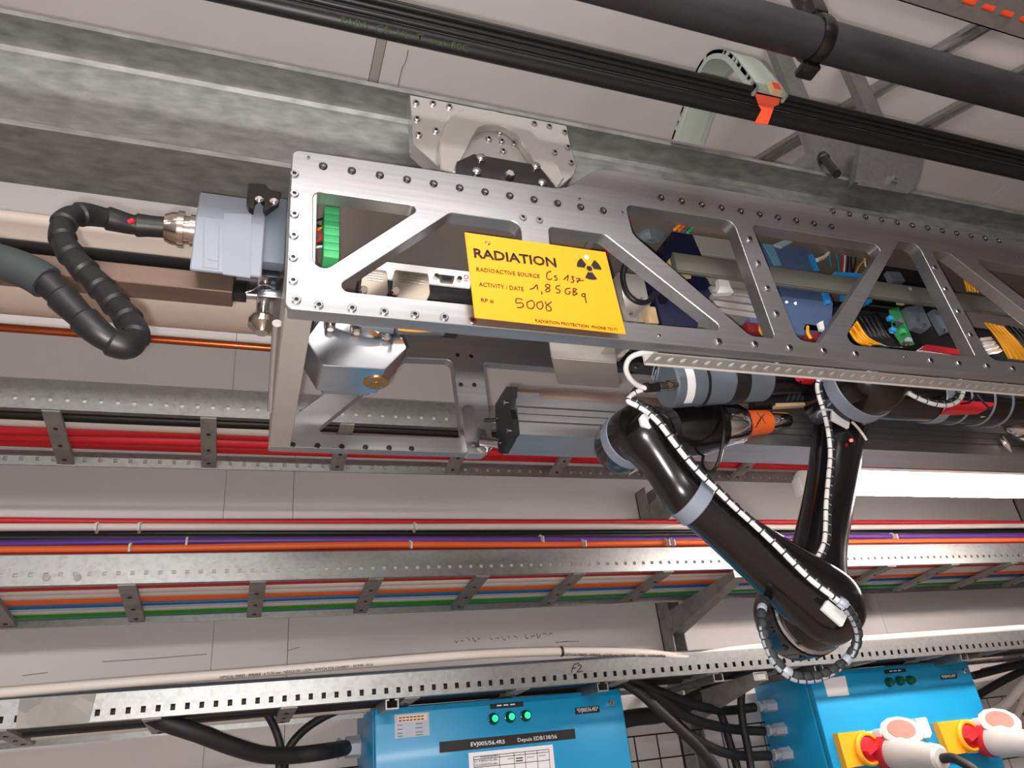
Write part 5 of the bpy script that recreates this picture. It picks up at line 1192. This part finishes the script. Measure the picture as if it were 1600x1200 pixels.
def switch_socket(y_sq, kc, base, col, lidc, k):
    sw = quad('switch_plate', K2(y_sq), 'switchyellow', c2_, .02)
    c = on(*K2([kc])[0]); rr = .041
    rg = lathe('switch_ring', c + Vector((0, -.02, 0)), c + Vector((0, -.034, 0)), [(0, rr), (.7, rr), (1, rr * .9), (1, rr * .78), (.3, rr * .75)], 'switchyellow', c2_, 28)
    kn = lathe('switch_knob', c + Vector((0, -.02, 0)), c + Vector((0, -.030, 0)), [(0, rr * .8), (.8, rr * .78), (1, rr * .7)], 'redbright', c2_, 24)
    hexa('knob_grip', [c + Vector(v) for v in ((-.028, -.048, -.004), (-.020, -.048, -.016), (.028, -.048, .004), (.020, -.048, .016))], [c + Vector(v) for v in ((-.028, -.029, -.004), (-.020, -.029, -.016), (.028, -.029, .004), (.020, -.029, .016))], 'redbright', kn, .002)
    quad('socket_base', K2(base), 'white', c2_, .022)
    a = on(*K2([col])[0], Y=CF - .02); d = Vector((0, -1, -.12)).normalized()
    lathe('socket_collar', a, a + d * .035, [(0, .040), (.1, .043), (.8, .043), (1, .040)], 'red', c2_, 28)
    lid = on(*K2([lidc])[0], Y=CF - .075); ln = Vector((-.35, -.55, .74)).normalized()
    ld = lathe('socket_lid', lid - ln * .010, lid + ln * .010, [(0, .046), (.2, .052), (.8, .052), (1, .046), (1, .034)], 'plugwhite', c2_, 12)
    lathe('lid_pad', lid + ln * .010, lid + ln * .0115, [(0, .034), (1, .033)], 'plugpink', ld, 24)
    box('lid_hinge', a + Vector((-.02, -.03, .035)), a + Vector((.02, -.005, .055)), 'white', c2_, .003)
    t = thing('power_plug', a + d * .1, ['white power plug in the lower left socket of the second cabinet', 'white power plug in the right-hand socket of the second cabinet'][k], 'plug', 'white power plugs')
    lathe('plug_body', a + d * .03, a + d * .15, [(0, .034), (.05, .039), (.35, .039), (.4, .036), (.8, .034), (1, .030)], 'plugwhite', t, 26)
    lathe('plug_nut', a + d * .148, a + d * .185, [(0, .030), (.1, .033), (.8, .031), (1, .024)], 'plugwhite', t, 12)
    e = a + d * .18
    tube('lead', [e, e + d * .05, e + d * .10 + Vector((.01, 0, -.05)), e + d * .11 + Vector((.02, 0, -.2)), e + d * .1 + Vector((.02, 0, -.5))], .011, 'blackrub', t, 12)
switch_socket([(540, 458), (695, 440), (752, 632), (596, 655)], (675, 548), [(690, 450), (800, 436), (860, 620), (750, 640)], (800, 562), (905, 452), 0)
switch_socket([(1108, 395), (1285, 375), (1330, 560), (1180, 582)], (1243, 475), [(1275, 385), (1365, 372), (1400, 552), (1320, 570)], (1362, 492), (1462, 398), 1)
for l in ([(988, 372), (1048, 365), (1080, 455), (1070, 485), (1022, 487)], [(882, 384), (932, 378), (942, 405), (890, 412)], [(1050, 540), (1105, 533), (1125, 590), (1070, 598)]):
    f = [at(*q, y=CF - .03) for q in K2(l)]; hexa('outlet_cover', f, [v + Vector((0, .03, 0)) for v in f], 'white', c2_, .002)
gp = [(1200, 1103), (1215, 1140), (1224, 1178)]; G3 = [at(*q, x=x2a - .02) for q in gp]
for g_ in G3: gland(x2a, g_, c2_)
def cab(lst, end, r, lab, m='blackrub'):
    P = [at(a, b, y=c) for a, b, c in lst] + ([end] if end else [])
    tag(tube('black_cable', P, r, m, None, 12), lab, 'cable', 'black cables of the cabinets')
E3 = [g_ + Vector((-.045, 0, 0)) for g_ in G3]
cab([(975, 1052, 1.72), (1012, 1073, 1.73), (1048, 1088, 1.76), (1091, 1103, 1.80), (1135, 1110, G3[0].y)], E3[0], .0125, 'black cable into the top gland of the second cabinet')
cab([(965, 1054, 1.76), (1016, 1081, 1.74), (1063, 1114, 1.76), (1100, 1130, 1.80), (1150, 1140, G3[1].y)], E3[1], .0125, 'black cable into the middle gland of the second cabinet')
cab([(955, 1056, 1.80), (1007, 1076, 1.78), (1040, 1106, 1.77), (1064, 1137, 1.79), (1092, 1158, 1.82), (1125, 1174, 1.86), (1162, 1181, G3[2].y)], E3[2], .0125, 'black cable into the bottom gland of the second cabinet')
cab([(975, 1066, 1.74), (1003, 1085, 1.72), (1035, 1115, 1.71), (1065, 1143, 1.71), (1093, 1170, 1.72), (1120, 1205, 1.73), (1150, 1260, 1.74)], None, .0125, 'black cable sweeping diagonally down between the two cabinets')
cab([(1085, 1050, 1.88), (1108, 1084, 1.9), (1128, 1120, 1.92), (1140, 1160, 1.92), (1152, 1200, 1.92), (1165, 1260, 1.92)], None, .0105, 'left one of two black cables hanging behind between the cabinets')
cab([(1172, 1040, 1.86), (1162, 1068, 1.88), (1158, 1095, 1.9), (1161, 1132, 1.9), (1170, 1178, 1.9), (1180, 1250, 1.9)], None, .0105, 'right one of two black cables hanging behind between the cabinets')
cab([(900, 1142, 1.96), (985, 1122, 1.95), (1035, 1115, 1.94), (1090, 1091, 1.92), (1140, 1064, 1.88), (1175, 1048, 1.84)], None, .022, 'thick black cable rising behind the other cables between the cabinets')
for l, r, lab, m in [([(1520, 1056, 1.9), (1560, 1046, 1.88), (1600, 1036, 1.85), (1660, 1020, 1.8)], .012, 'upper black cable right of the second cabinet', 'blackrub'), ([(1530, 1085, 1.92), (1570, 1062, 1.9), (1620, 1038, 1.88), (1680, 1015, 1.86)], .012, 'lower black cable right of the second cabinet', 'blackrub'),
                     ([(1545, 1118, 1.95), (1572, 1100, 1.9), (1598, 1070, 1.85), (1630, 1030, 1.82)], .014, 'grey cable right of the second cabinet', 'offwhite'), ([(1585, 1130, 1.95), (1597, 1100, 1.9), (1612, 1075, 1.85), (1640, 1040, 1.82)], .010, 'pale cable at the right picture edge beside the second cabinet', 'offwhite'), ([(1536, 1050, 1.97), (1570, 1042, 1.96), (1610, 1028, 1.95), (1660, 1010, 1.94)], .012, 'rear black cable right of the second cabinet', 'blackrub')]:
    cab(l, None, r, lab, m)
# wire basket behind the cabinets
V = []; Fc = []
def wire(a, b, r=.002):
    a = Vector(a); b = Vector(b); d = (b - a).normalized(); u = d.orthogonal().normalized(); v = d.cross(u); s = len(V)
    for p_ in (a, b):
        for k in range(5): an = 2 * math.pi * k / 5; V.append(p_ + (u * math.cos(an) + v * math.sin(an)) * r)
    for k in range(5): Fc.append([s + k, s + (k + 1) % 5, s + 5 + (k + 1) % 5, s + 5 + k])
for k in range(0, 56): wire((.2 + k * .07, 1.99, -.5), (.2 + k * .07, 1.99, .02))
for k in range(0, 9): wire((.2, 1.987, .02 - k * .06), (4.1, 1.987, .02 - k * .06))
wk = poly('wire_basket', V, Fc, 'darksteel'); tag(wk, 'wire mesh basket against the wall behind the blue cabinets', 'wire basket')
